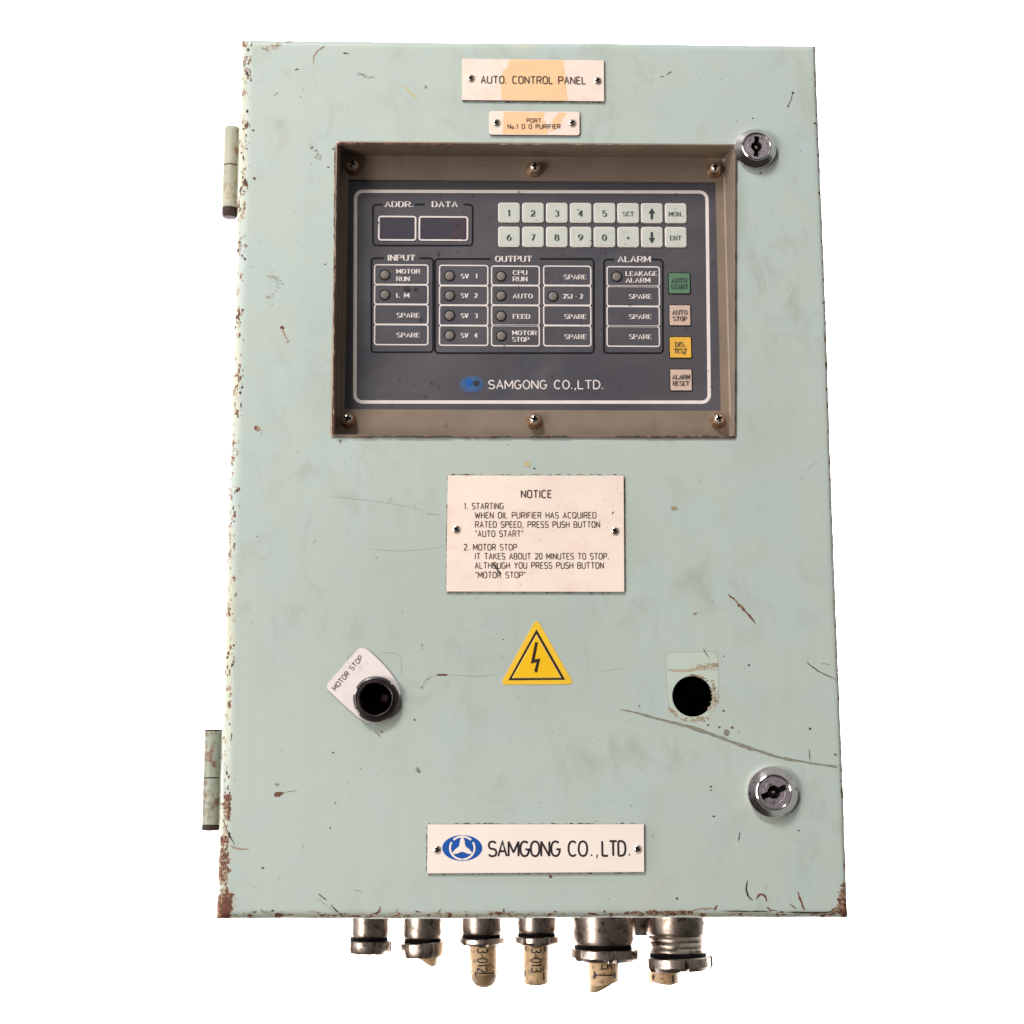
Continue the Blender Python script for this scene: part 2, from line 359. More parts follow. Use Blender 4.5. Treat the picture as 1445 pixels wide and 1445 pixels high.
def text(mb, s, p0, p1, cap, y, mat, font='engraved', wt=.13, gap=.24, tail=None):
    """letters from p0 to p1 (photo positions of the baseline) with cap height in photo pixels"""
    a = np.array(P(*p0, y)); b = np.array(P(*p1, y)); d = b-a; L = np.linalg.norm(d); ex = d/L; ez = np.array([-ex[1], ex[0]])
    H = cap*PXM*(1.0732+y)/1.0732
    H = cap*L/math.dist(p0, p1)
    G = FONTS[font]; tot = sum(G[c][0]+gap for c in s)-gap
    sx = L/tot; x = 0
    for ch in s:
        wd, strokes = G[ch]
        for st in strokes:
            q = [tuple(a+ex*(x+u)*sx+ez*v*H) for u, v in st]
            closed = len(st) > 6 and math.dist(st[0], st[-1]) < 1e-6
            if font == 'serif':
                rot = math.atan2(ex[1], ex[0])
                def wf(t, ang, H=H, rot=rot): return H*max(.085, abs(math.sin(ang-rot+.22))*wt*1.55)
                mb.strip(q, wf, y, mat, closed)
                if not closed:
                    for e, o in ((0, 1), (-1, -2)):
                        dx, dz = (st[e][0]-st[o][0])*sx/H, st[e][1]-st[o][1]
                        if st[e][1] in (0, 1) and abs(dz) > abs(dx)*.9 and abs(dz) > .15:
                            v = st[e][1]+(.035 if st[e][1] == 0 else -.035)
                            ax = a+ex*(x+st[e][0])*sx+ez*v*H
                            mb.strip([tuple(ax-ex*.17*H), tuple(ax+ex*.17*H)], H*.085, y, mat)
                        elif ch == 'C' and st[e][1] < .5: pass
                        elif ch in 'EFLCS2' and abs(dx) > abs(dz) and st[e][0] > .3 or (ch == 'T' and abs(dx) > abs(dz)):
                            sg = -1 if st[e][1] > .6 else 1
                            if st[e][1] == .52: continue
                            ax = a+ex*(x+st[e][0])*sx+ez*st[e][1]*H
                            mb.strip([tuple(ax), tuple(ax+ez*sg*.25*H)], H*.10, y, mat)
            else:
                # square off open ends by half a stroke
                if ch == '.':
                    mb.strip(q, H*wt*1.25, y, mat)
                else: mb.strip(q, H*wt, y, mat, closed)
        x += wd+gap

# ------------------------------------------------------------ backdrop
b = MB(); b.add([(-5, 1.4, -4), (5, 1.4, -4), (5, 1.4, 5), (-5, 1.4, 5)], [(0, 1, 2, 3)], 'wall')
b.build('backdrop', kind='structure')

# ------------------------------------------------------------ the cabinet
CAB = empty('control_cabinet', (0, .1, 0)); CAB['label'] = 'pale green steel control cabinet with recessed keypad, nameplates, two locks and rusty edges'; CAB['category'] = 'control cabinet'
def part(mb, name, parent=None, smooth=None, label=None, kind=None):
    o = mb.build(name, parent or CAB, smooth, label, kind)
    if parent is None: o.matrix_parent_inverse = CAB.matrix_world.inverted() if False else Matrix.Translation((0, -.1, 0))
    return o
W, H = .4049, .6026
XL, XR = -W/2-.0013, W/2+.0004
# door sheet: grid with rolled edges, window and two round holes
def axis_lines(a, b, fixed, step):
    f = sorted([a, b]+fixed); o = [a]
    for p, q in zip(f[:-1], f[1:]):
        n = max(1, round((q-p)/step)); o += [p+(q-p)*(i+1)/n for i in range(n)]
    return o
ER = .0055
wx0, wz0, wx1, wz1 = P(474.6, 400)[0]-.0000, P(750, 615.5)[1], P(1036.6, 400)[0], P(750, 204.5)[1]
wx0 = P(472.6, 410)[0]
holes = [(P(530.7, 986.6), 27*PXM*1.0), (P(977.2, 982.5), 27.6*PXM*1.02)]
hs = .0195
fx = [wx0, wx1]; fz = [wz0, wz1]
for (hx, hz), r in holes: fx += [hx-hs, hx+hs]
hz_ = (holes[0][0][1]+holes[1][0][1])/2
hzs = [hz_-.0215, hz_+.0215]; fz += hzs
EL_R, ER_R = .0085, .0035
xs = axis_lines(XL+EL_R, XR-ER_R, fx, .0021); zs = axis_lines(ER, H-ER, fz, .0021)
def edge_arr(vals, lo, hi, r0=ER, r1=ER):
    pos = []; dep = []
    A_ = [90, 75, 60, 45, 30, 15]
    for k in (.022, .016, .0105): pos.append(lo); dep.append(k)
    for a in A_:
        t = math.radians(a); pos.append(lo+r0-r0*math.sin(t)); dep.append(r0-r0*math.cos(t))
    for v in vals: pos.append(v); dep.append(0)
    for a in A_[::-1]:
        t = math.radians(a); pos.append(hi-r1+r1*math.sin(t)); dep.append(r1-r1*math.cos(t))
    for k in (.0105, .016, .022): pos.append(hi); dep.append(k)
    return np.array(pos), np.array(dep)
gx, dx_ = edge_arr(xs, XL, XR, EL_R, ER_R); gz, dz_ = edge_arr(zs, 0, H)
nx, nz = len(gx), len(gz)
X, Z = np.meshgrid(gx, gz, indexing='ij'); DY = np.maximum(dx_[:, None], dz_[None, :])
# a slightly wavy old sheet, knocked edges
wob = .0005*np.sin(Z*23+1.3)*np.sin(X*9+.4)+.0003*np.sin(X*31+Z*17)
X2 = X+(DY > .0001)*(.0003*np.sin(Z*19)+.0001*np.sin(Z*170+2)); Z2 = Z+(DY > .0001)*(.0002*np.sin(X*27)+.0001*np.sin(X*150))
def skew(x, z, k=1.0):                       # the window's right side is out of square on the real door
    t = (z-(wz0+wz1)/2)/((wz1-wz0)/2)
    return (t*.0029-.0004)*k
fall = np.clip(1-np.abs(X-wx1)/.03, 0, 1)*np.clip(1-np.maximum(0, np.maximum(wz0-Z, Z-wz1))/.02, 0, 1)
X2 = X2+skew(X, np.clip(Z, wz0, wz1))*fall
verts = np.stack([X2, DY, Z2], -1).reshape(-1, 3).tolist()
faces = []
inwin = lambda x, z: wx0 < x < wx1 and wz0 < z < wz1
def inhole(x, z): return any(abs(x-h[0][0]) < hs for h in holes) and hzs[0] < z < hzs[1]
for i in range(nx-1):
    for j in range(nz-1):
        xm, zm = (gx[i]+gx[i+1])/2, (gz[j]+gz[j+1])/2
        fl = dx_[i] == 0 and dx_[i+1] == 0 and dz_[j] == 0 and dz_[j+1] == 0
        if fl and (inwin(xm, zm) or inhole(xm, zm)): continue
        faces.append((i*nz+j, (i+1)*nz+j, (i+1)*nz+j+1, i*nz+j+1))
for (hx, hz), r in holes:                    # ring of faces from the square patch to the circle, then a turned-in rim
    ii = [i for i in range(nx) if dx_[i] == 0 and hx-hs-1e-7 <= gx[i] <= hx+hs+1e-7]
    jj = [j for j in range(nz) if dz_[j] == 0 and hzs[0]-1e-7 <= gz[j] <= hzs[1]+1e-7]
    loop = [(i, jj[0]) for i in ii[:-1]]+[(ii[-1], j) for j in jj[:-1]]+[(i, jj[-1]) for i in ii[:0:-1]]+[(ii[0], j) for j in jj[:0:-1]]
    prev = [i*nz+j for i, j in loop]; sq = [(gx[i], gz[j]) for i, j in loop]
    ang = [math.atan2(z-hz, x-hx) for x, z in sq]
    for t, dep in ((.33, 0), (.66, 0), (1, 0), (1, .0025)):
        cur = []
        for (x, z), a in zip(sq, ang):
            cur.append(len(verts)); verts.append((x+(hx+r*math.cos(a)-x)*t, dep, z+(hz+r*math.sin(a)-z)*t))
        n = len(cur)
        for k in range(n): faces.append((prev[k], prev[(k+1) % n], cur[(k+1) % n], cur[k]))
        prev = cur
V = np.array(verts)
me = bpy.data.meshes.new('door'); me.from_pydata(V.tolist(), [], faces); me.materials.append(M['paint'])
me.polygons.foreach_set('use_smooth', [True]*len(faces)); me.update(); me.set_sharp_from_angle(angle=math.radians(50))
vx, vy = PX(V[:, 0], V[:, 1], V[:, 2])
def blobs(lst):
    a = np.zeros(len(V))
    for x, y, rx, ry, s_ in lst: a = np.maximum(a, s_*np.exp(-((vx-x)/rx)**2-((vy-y)/ry)**2))
    return a
EL = lambda y: 341-35*(y-58)/1238            # left outline
ER_ = lambda y: 1151+46*(y-66)/1231
rust = blobs([(EL(62)+2, 62, 8, 6, .8), (EL(88)+5, 88, 6, 28, .52), (EL(185)+8, 185, 5, 14, .35), (EL(250)+8, 250, 7, 40, .42), (EL(345)+4, 345, 5, 25, .55), (EL(445)+5, 445, 5, 22, .5),
    (EL(560)+4, 560, 5, 60, .3), (EL(720)+4, 720, 6, 40, .42), (EL(850)+3, 850, 5, 30, .3), (385, 67, 22, 8, .42), (430, 62, 60, 4, .3), (EL(1130)+11, 1132, 8, 26, .78), (EL(1185)+7, 1185, 9, 14, .85),
    (EL(1225)+8, 1225, 11, 36, .95), (EL(1285)+9, 1280, 15, 30, 1.25), (372, 1293, 60, 6, .42), (480, 1293, 60, 6, .42), (600, 1293, 90, 5, .40), (690, 1291, 50, 6, .42), (944, 1289, 34, 6, .85), (888, 1289, 12, 4, .7), (830, 1290, 12, 4, .6),
    (1190, 1278, 10, 30, .95), (1160, 1291, 40, 6, .62), (1085, 1287, 20, 5, .5), (1194, 1220, 5, 40, .45), (ER_(1050)-3, 1050, 4, 60, .38), (1182, 1040, 7, 18, .36), (ER_(160)-2, 160, 3, 90, .34), (ER_(500)-2, 500, 3, 200, .30), (ER_(800)-2, 800, 3, 150, .32),
    (1006, 938, 10, 6, .5), (1010, 985, 8, 16, .55), (988, 1014, 16, 6, .48), (955, 1012, 8, 8, .44), (990, 956, 10, 4, .5), (345, 192, 6, 6, .3)])
rust = np.where(vx-EL(vy) < 13, np.maximum(rust, .40), rust); rust = np.where(vx > ER_(vy)-3.2, np.maximum(rust, .52), rust); rust = np.where(vy > 1288, np.maximum(rust, .40), rust)
cream = blobs([(EL(200)+5, 200, 9, 150, .9), (EL(500)+4, 500, 9, 200, .85), (EL(900)+5, 900, 10, 250, .9), (EL(1200)+6, 1200, 11, 90, 1), (600, 1293, 320, 6, 1), (1000, 1292, 200, 6, .9), (1100, 960, 70, 60, .35), (740, 66, 26, 5, .8), (470, 330, 20, 60, .25), (EL(1030)+5, 1030, 6, 80, .7)])
shade_tint = blobs([(760, 660, 260, 60, .35), (600, 850, 240, 180, .45), (760, 900, 130, 120, .55), (1045, 300, 9, 70, .8), (552, 1000, 34, 30, .6), (1116, 1120, 18, 26, .5), (1086, 232, 16, 16, .6), (450, 540, 22, 120, .35), (1075, 560, 60, 200, .25), (900, 800, 90, 120, .2), (750, 145, 160, 14, .35), (520, 1010, 36, 26, .45), (920, 1190, 14, 40, .5), (760, 1240, 160, 9, .3), (893, 760, 14, 80, .5), (850, 100, 26, 60, .35), (955, 1060, 5, 30, .4), (616, 780, 16, 80, .3)])  # shadows of locks, bezel and plates painted in, plus broad darker zones
for nme, arr in (('rust', rust), ('cream', cream), ('shade_tint', shade_tint)):
    at = me.attributes.new(nme, 'FLOAT', 'POINT'); at.data.foreach_set('value', arr.astype(np.float32))
door = bpy.data.objects.new('door', me); C.objects.link(door); door.parent = CAB; door.matrix_parent_inverse = Matrix.Translation((0, -.1, 0))
# enclosure behind the door
b = MB()
x0, x1, z0, z1, yb, t = XL+.004, XR-.004, .004, H-.004, .2, .0015
b.box(x0, .0235, z0, x0+t, yb, z1, 'paint'); b.box(x1-t, .0235, z0, x1, yb, z1, 'paint')
b.box(x0+t, .0235, z0, x1-t, yb, z0+t, 'paint'); b.box(x0+t, .0235, z1-t, x1-t, yb, z1, 'paint'); b.box(x0+t, yb-t, z0+t, x1-t, yb, z1-t, 'dark')
# added black sheet: the unlit depth behind the hole put into colour
b.box(x0+.004, .05, z0+.004, x1-.004, .0515, .31, 'dark')
part(b, 'enclosure')

# ------------------------------------------------------------ recess frame (pan) for the keypad
D1 = .021
b = MB()
ix0, ix1, iz1 = P(479.3, 400, D1)[0], P(1026.5, 400, D1)[0], P(750, 222.0, D1)[1]
iz0 = wz0+.001
lip = .0012
o_ = [(wx0-.0002, wz0-.0002), (wx1+.0002, wz0-.0002), (wx1+.0002, wz1+.0002), (wx0-.0002, wz1+.0002)]
q0 = [(x, -.0008, z) for x, z in rr(wx0-.0014, wz0-.0014, wx1+.0014, wz1+.0014, .0018, 3)]
q1 = [(x, -.0014, z) for x, z in rr(wx0-.0002, wz0-.0002, wx1+.0002, wz1+.0002, .0016, 3)]
q2 = [(x, .0010, z) for x, z in rr(wx0+.0010, wz0+.0010, wx1-.0010, wz1-.0010, .0014, 3)]
q3 = [(x, D1-.001, z) for x, z in rr(ix0, iz0, ix1, iz1, .0014, 3)]
q4 = [(x, D1, z) for x, z in rr(ix0+.001, iz0+.001, ix1-.001, iz1-.001, .001, 3)]
pl, pr = P(489.0, 410, D1)[0], P(1013.5, 410, D1)[0]; pt, pb = P(750, 255.3, D1)[1], P(750, 578.5, D1)[1]
q5 = [(x, D1, z) for x, z in rr(pl, pb, pr, pt, .0006, 3)]
q6 = [(x, D1+.0022, z) for x, z in rr(pl, pb, pr, pt, .0006, 3)]
mx = (wx0+wx1)/2
q0, q1, q2 = [[(x+(skew(x, z) if x > mx else 0), y, z) for x, y, z in q] for q in (q0, q1, q2)]
rings = [q0, q1, q2, q3, q4, q5, q6]; n = len(q0)
b.add(sum(rings, []), [(k*n+i, (k+1)*n+i, (k+1)*n+(i+1) % n, k*n+(i+1) % n) for k in range(6) for i in range(n)], 'frame')
fr = part(b, 'recess_frame', smooth=35, label='taupe recessed metal bezel around the keypad with rust along its lip')

def irregular(cx, cz, rx, rz, n=14, j=.35, rot=0):
    o = []
    for k in range(n):
        a = 2*math.pi*k/n; r = 1+random.uniform(-j, j)
        u, v = rx*r*math.cos(a), rz*r*math.sin(a); o.append((cx+u*math.cos(rot)-v*math.sin(rot), cz+u*math.sin(rot)+v*math.cos(rot)))
    return o
def poly_path(pts, y, sub=5, jit=.4):
    q = []
    pts = [tuple(p) for p in pts]
    for i in range(len(pts)-1):
        p0 = pts[max(0, i-1)]; p1 = pts[i]; p2 = pts[i+1]; p3 = pts[min(len(pts)-1, i+2)]
        for k in range(sub):
            t = k/sub
            f = lambda a, b_, c, d: .5*((2*b_)+(-a+c)*t+(2*a-5*b_+4*c-d)*t*t+(-a+3*b_-3*c+d)*t**3)
            q.append((f(p0[0], p1[0], p2[0], p3[0])+random.uniform(-jit, jit), f(p0[1], p1[1], p2[1], p3[1])+random.uniform(-jit, jit)))
    q.append(pts[-1])
    return [P(x, yy, y) for x, yy in q]
chips = MB()
def scratch(pts, wpx, mat, y=-.00006, jit=.35, sub=5):
    q = poly_path(pts, 0, sub, jit)
    rnd = [random.uniform(.55, 1.2) for _ in range(len(q))]
    n = len(q)
    chips.strip(q, lambda t, a: wpx*PXM*rnd[min(n-1, int(t*(n-1)+.5))]*(.12+.88*math.sin(math.pi*min(1, max(0, t)))**.6), y, mat)
def blob(x, y, rx, ry, mat, rot=0, dep=-.00006):
    c = P(x, y); chips.flat(irregular(c[0], c[1], rx*PXM, ry*PXM, rot=rot), dep, mat)
# rust around the bezel lip
bw = MB()
def ragged(p0, p1, wpx, mat, y, cover=.8, seed=0):
    a = np.array(P(*p0)); c = np.array(P(*p1)); L = np.linalg.norm(c-a); t = 0; dr = (c-a)/L
    while t < L:
        l = random.uniform(.003, .016)
        if random.random() < cover:
            m_ = 7; q = [tuple(a+dr*min(L, t+l*k/m_)+np.array([-dr[1], dr[0]])*random.uniform(-.4, .4)*PXM) for k in range(m_+1)]
            ws = [random.uniform(.3, 1)*wpx*PXM for _ in q]
            bw.strip(q, lambda s_, an: ws[min(m_, int(s_*m_+.5))]*math.sin(math.pi*min(.97, max(.06, s_)))**.4, y, mat)
        t += l*random.uniform(.8, 1.5)
ragged((472, 616.6), (1034, 616.6), 2.6, 'grime', -.0016, .8)
ragged((472, 618), (1033, 618), 2.2, 'rust', -.0012, .35)
ragged((475, 204), (640, 204.5), 3.2, 'rust', -.0016, .9)
ragged((640, 204.5), (1030, 205.5), 1.8, 'pale_rust', -.0016, .6)
ragged((472.5, 208), (470.5, 612), 2.4, 'pale_rust', -.0016, 1); ragged((472.5, 208), (470.5, 612), 1.8, 'rust', -.0018, .8)
ragged((475, 210), (473, 400), 1.6, 'pale_rust', -.0017, .5)
ragged((1038, 215), (1036.5, 612), 1.5, 'grime', -.0016, .35)
bw.build('rust_patch', fr, kind='stuff')

# ------------------------------------------------------------ keypad panel
DP = D1+.0018; YP = DP-.00012
b = MB()
b.prism([(pl-.001, pb-.001), (pr+.001, pb-.001), (pr+.001, pt+.001), (pl-.001, pt+.001)], DP, DP+.002, 'membrane')
KP = part(b, 'keypad_panel', label='dark charcoal membrane keypad panel with white legends and coloured keys')
def child(mb, name, parent=KP, smooth=None, label=None, kind=None): return mb.build(name, parent, smooth, label, kind)
def outline(mb, x0, y0, x1, y1, r, wpx, mat, y=YP):
    a = RECT(x0, y0, x1, y1, y); mb.strip(rr(*a, r*PXM), wpx*PXM, y, mat, True)
b = MB(); c0 = P(501.8, 269.8, YP); c1 = P(997.4, 271, YP); c2 = P(1001, 567.6, YP); c3 = P(500.6, 567.2, YP)
r_ = 11*PXM
o = []
for (cx, cz), a, (sx_, sz_) in ((c1, 0, (-1, -1)), (c0, 90, (1, -1)), (c3, 180, (1, 1)), (c2, 270, (-1, 1))):
    for k in range(7):
        t = math.radians(a+15*k); o.append((cx+sx_*r_+r_*math.cos(t), cz+sz_*r_+r_*math.sin(t)))
b.strip(o, 5.0*PXM, YP, 'white_print', True); child(b, 'border_line')
# dark group outlines with a gap for each heading
def group_box(x0, y0, x1, y1, segs):
    g = MB(); r = 5
    def L(pts): g.strip([P(x, yy, YP) for x, yy in pts], 2.7*PXM, YP, 'black_line')
    arc = lambda cx, cy, a0: [(cx+r*math.cos(math.radians(a0+18*k)), cy-r*math.sin(math.radians(a0+18*k))) for k in range(6)]
    L([(segs[0], y0), (x0+r, y0)]+arc(x0+r, y0+r, 90)[1:]+[(x0, y1-r)]+arc(x0+r, y1-r, 180)[1:]+[(x1-r, y1)]+arc(x1-r, y1-r, 270)[1:]+[(x1, y0+r)]+arc(x1-r, y0+r, 0)[1:]+[(segs[-1], y0)])
    for i in range(1, len(segs)-1, 2): L([(segs[i], y0), (segs[i+1], y0)])
    child(g, 'group_outline')
group_box(526.3, 288.5, 667, 346.4, [539.5, 585, 599.5, 654.4])
group_box(524, 364.3, 611.2, 497, [541.4, 591.5])
group_box(613.8, 365.3, 838, 498.2, [691.8, 761.6])
group_box(852.2, 366.2, 935.4, 498.3, [866.5, 917.3])
# display windows
for x0, y0, x1, y1, nm in ((534.7, 305.8, 586.4, 338.8, 'two digit'), (591.8, 306.3, 659.6, 339, 'wider')):
    g = MB(); a = RECT(x0, y0, x1, y1, YP); g.flat(rr(*a, 3*PXM), YP+.00004, 'glass')
    if nm == 'wider':
        a2 = RECT(638, y0+2, x1-2, y1-2, YP); g.flat(rr(*a2, 1*PXM), YP-.0002, 'redglass')
    g.strip(rr(*a, 3.4*PXM), 2.4*PXM, YP-.0003, 'white_print', True)
    child(g, 'display_window', label='%s unlit display window with white outline' % ('narrow' if nm[0] == 't' else 'wide'))
# cells
cols = [(528.6, 603.8, (373.5, 401.8, 429.6, 458, 486.8)), (620.2, 688.3, (374.2, 403, 430.8, 459.4, 487.7)), (693.7, 761, (375.3, 402.9, 430.9, 459.3, 488.4)),
        (767.2, 833.7, (375.3, 403, 431, 459.4, 488.5)), (856.7, 930.4, (376.2, 403.9, 432.3, 460.4, 489))]
for x0, x1, ys in cols:
    for y0, y1 in zip(ys[:-1], ys[1:]):
        g = MB(); g.k = random.randrange(12); outline(g, x0, y0+.35, x1, y1-.35, 3.6, 1.9, 'white_print'); child(g, 'cell_outline')
# lamps
def lamp(x, y):
    c = P(x, y, YP); g = MB(); s = PXM*1.02
    g.lathe([(8.1*s, 0), (8.1*s, .0002), (6.5*s, .00025)], (c[0], YP, c[1]), 'black_line', seg=24)
    g.lathe([(6.5*s, .0001), (5.9*s, .0004), (3*s, .00055), (0.01*s, .0006)], (c[0], YP, c[1]), 'lens', seg=24)
    child(g, 'indicator_lamp', smooth=60)
for p in ((543, 388), (543, 416), (634.5, 389.2), (634.5, 417.2), (634.5, 445.2), (634.5, 473.4), (707, 389.8), (707, 417.4), (707, 446), (707.4, 474), (780.3, 418.2), (870.2, 390.4)): lamp(*p)
# keys
def key(x0, y0, x1, y1, mat, edge, legend, mt='key_print'):
    g = MB(); a = RECT(x0, y0, x1, y1, YP); yk = YP-.0006
    if edge == 'black_line':
        e = RECT(x0-1.2, y0-1.2, x1+1.2, y1+1.2, YP); g.prism(rr(*e, 2.2*PXM, 3), YP-.0001, YP+.001, edge)
        g.prism(rr(*a, 1.4*PXM, 3), yk, YP+.001, mat, bev=.0002)
    else:
        g.prism(rr(*a, 4*PXM, 4), yk, YP+.001, edge, bev=.0003)
        g.flat(rr(*[v+d for v, d in zip(a, (1.7*PXM, 1.7*PXM, -1.7*PXM, -1.7*PXM))], 2.6*PXM), yk-.0001, mat)
    yt = yk-.0003; xm, ym = (x0+x1)/2, (y0+y1)/2
    if legend in ('up', 'down'):
        s_ = 1 if legend == 'up' else -1
        pts = [(-1.7, 8), (1.7, 8), (1.7, -.5), (4.6, -.5), (0, -8.2), (-4.6, -.5), (-1.7, -.5)]
        q = [P(xm+u, ym+.5+v*s_, yt) for u, v in pts]
        g.flat([q[0], q[1], q[2], q[6]], yt, mt); g.flat([q[3], q[4], q[5]], yt-.00005, mt)
    elif legend == 'dot':
        c = P(xm, ym+1, yt); g.flat([(c[0]+1.9*PXM*math.cos(k*.5236), c[1]+1.9*PXM*math.sin(k*.5236)) for k in range(12)], yt, mt)
    elif len(legend) == 1:
        wd = FONTS['serif'][legend][0]*9.5
        text(g, legend, (xm-wd/2, ym+4.6), (xm+wd/2, ym+4.6), 8.6, yt, mt, 'serif', .17)
    elif isinstance(legend, str):
        hw = 9.2 if legend == 'MON.' else 7.4
        text(g, legend, (xm-hw, ym+3.8), (xm+hw, ym+3.8), 6.2, yt, mt, 'serif', .12, .3)
    else:
        for k, (s_, hw) in enumerate(legend): text(g, s_, (xm-hw, ym-1.4+9*k), (xm+hw, ym-1.4+9*k), 6.4, yt, mt, 'serif', .13, .28)
    return g
L1 = ['1', '2', '3', '4', '5', 'SET', 'up', 'MON.']; L2 = ['6', '7', '8', '9', '0', 'dot', 'down', 'ENT']
kx = [63, 226, 388, 550, 712, 873, 1033.5, 1196]
nm_ = {'up': 'key with an up arrow', 'down': 'key with a down arrow', 'dot': 'key with a dot'}
for i in range(8):
    x = 690+kx[i]/4.817; wd = 30.4
    child(key(x, 286.2+i*.13, x+wd, 314.4+i*.13, 'key', 'key_edge', L1[i]), 'key', smooth=30, label=nm_.get(L1[i], 'pale key printed %s' % L1[i]))
    child(key(x, 320+i*.08, x+wd, 348.9+i*.08, 'key', 'key_edge', L2[i]), 'key', smooth=30, label=nm_.get(L2[i], 'pale key printed %s' % L2[i]))
for a, mt, lg, lb in (((943.9, 385.9, 973.4, 414.3), 'green_key', (('AUTO', 10.4), ('START', 11.4)), 'green key printed AUTO START'),
                  ((945, 431, 974, 459.3), 'pink_key', (('AUTO', 10.2), ('STOP', 9.4)), 'pinkish key printed AUTO STOP'),
                  ((945.4, 475.9, 975.2, 505), 'yellow_key', (('DIS.', 7), ('TEST', 8.6)), 'amber key printed DIS. TEST'),
                  ((946.2, 521.7, 976, 551.2), 'pink_key', (('ALARM', 12), ('RESET', 11)), 'pinkish key printed ALARM RESET')):
    child(key(*a, mt, 'black_line', lg), 'function_key', smooth=30, label=lb)
# printed legends
g = MB(); T = lambda s_, x0, x1, y, cap=6.4, wt=.185: text(g, s_, (x0, y), (x1, y), cap, YP-.0001, 'white_print', 'serif', wt, .27)
T('ADDR.', 543.8, 582.8, 292, 8.0, .18); T('DATA', 610.3, 645, 292, 8.0, .18); T('INPUT', 548, 585.3, 367.6, 8.2, .18); T('OUTPUT', 699.5, 750, 369.2, 8.2, .18); T('ALARM', 872.6, 917.5, 369.7, 8.2, .18)
T('MOTOR', 560, 592.3, 386); T('RUN', 560, 577.5, 396.6); T('L M', 560, 576.8, 419.8)
T('SPARE', 560.3, 591.7, 448); T('SPARE', 560.3, 591.6, 476)
for k, y in enumerate((392.8, 420.2, 448.6, 476.5)): T('SV  %d' % (k+1), 651, 673.4, y)
T('CPU', 724.4, 743.4, 387.8); T('RUN', 724.4, 743.5, 396.8); T('AUTO', 724.4, 751.2, 420.8); T('FEED', 724.4, 747.5, 449.6); T('MOTOR', 723.4, 756.8, 472.8); T('STOP', 723.4, 746, 482)
T('SPARE', 796.4, 827, 394); T('2SJ - 2', 795.4, 822.2, 421.2); T('SPARE', 797, 827, 450); T('SPARE', 797, 827.2, 478.3)
T('LEAKAGE', 883.6, 927, 389.2); T('ALARM', 883.6, 917, 398.5)
for y in (421.5, 450, 478.3): T('SPARE', 888.4, 918.8, y)
text(g, 'SAMGONG CO.,LTD.', (689.6, 548.6), (851.2, 548.6), 12.0, YP-.0001, 'white_print', 'round', .145, .2)
child(g, 'lettering')
g = MB()
def ell(cx, cy, rx, ry, y, n=40, j=0):
    return [P(cx+(rx+random.uniform(-j, j))*math.cos(2*math.pi*k/n), cy+(ry+random.uniform(-j, j))*math.sin(2*math.pi*k/n), y) for k in range(n)]
g.flat(ell(666, 542.4, 16.8, 12, YP, 40, .9), YP-.00005, 'blue_faded'); g.flat(ell(666, 542.2, 14, 9.2, YP, 30, 1.6), YP-.0002, 'blue')
for cx, cy, a, b_ in ((661.5, 540, 4.5, 5), (672, 541, 5, 3.5)): g.flat(ell(cx, cy, a, b_, YP, 14, 1.0), YP-.0004, 'emblem_blue' if cx < 665 else 'smear')
child(g, 'emblem', label='worn blue oval emblem beside the white company lettering')
# dust specks and smears on the membrane
g = MB()
for _ in range(150):
    x, y = random.uniform(492, 1010), random.uniform(258, 575); c = P(x, y, YP); r = random.choice((.5, .6, .8, 1.1, 1.5))*PXM
    g.flat(irregular(c[0], c[1], r, r*random.uniform(.5, 1), 7), YP-.0008, 'grime')
for x, y, rx, ry in ((573, 407, 7, 4), (618.5, 358, 3, 3), (594, 451, 3.5, 3), (586, 408, 4, 3), (888, 430, 4, 1.5), (711.5, 488, 2, 1.5)):
    c = P(x, y, YP); g.flat(irregular(c[0], c[1], rx*PXM*.7, ry*PXM*.6, 12, .4), YP-.0007, 'smear')
child(g, 'dirt_speck', kind='stuff')

# ------------------------------------------------------------ screws
def screw_head(g, c, y, R, hgt, mat='steel', rot=0, slotw=.16, slotl=.62):
    """pan head facing the viewer with a cross recess"""
    seg, rings = 48, 12
    prof = [(R*1.0, 0), (R*1.0, hgt*.25)]
    g.lathe(prof, (c[0], y, c[1]), mat, seg=24)
    vs = []; fs = {mat: [], 'slot': []}; dark = []
    for i in range(rings+1):
        rho = i/rings
        for j in range(seg):
            a = 2*math.pi*j/seg; u, v = rho*math.cos(a), rho*math.sin(a)
            ur, vr = u*math.cos(rot)+v*math.sin(rot), -u*math.sin(rot)+v*math.cos(rot)
            ins = (abs(ur) < slotw and abs(vr) < slotl) or (abs(vr) < slotw and abs(ur) < slotl)
            h = hgt*(.25+.75*math.sqrt(max(0, 1-rho**2.6)))
            if ins: h -= hgt*.75
            dark.append(ins); vs.append((c[0]+u*R, y-h, c[1]+v*R))
    for i in range(rings):
        for j in range(seg):
            q = (i*seg+j, (i+1)*seg+j, (i+1)*seg+(j+1) % seg, i*seg+(j+1) % seg)
            fs['slot' if sum(dark[k] for k in q) >= 2 else mat].append(q)
    o0 = len(g.v)
    g.v += vs
    for mn, L in fs.items():
        mi = g.mat(mn)
        for f in L: g.f.append(tuple(k+o0 for k in f)); g.mi.append(mi)
for k, (x, y) in enumerate(((498.5, 237), (754, 239.8), (1007.5, 241), (491.6, 593.5), (753.8, 594.8), (1012.5, 594))):
    c = P(x, y, D1); g = MB()
    rb = 10.8*PXM
    g.lathe([(rb*1.08, 0), (rb*1.05, .0016), (rb*.96, .0022), (rb*.84, .0046), (rb*.78, .0058), (rb*.4, .0058)], (c[0], D1, c[1]), 'brass', seg=36)
    screw_head(g, c, D1-.0050, 7.6*PXM, .0036, 'steel', random.uniform(-.4, .4))
    part(g, 'bezel_screw', smooth=40)

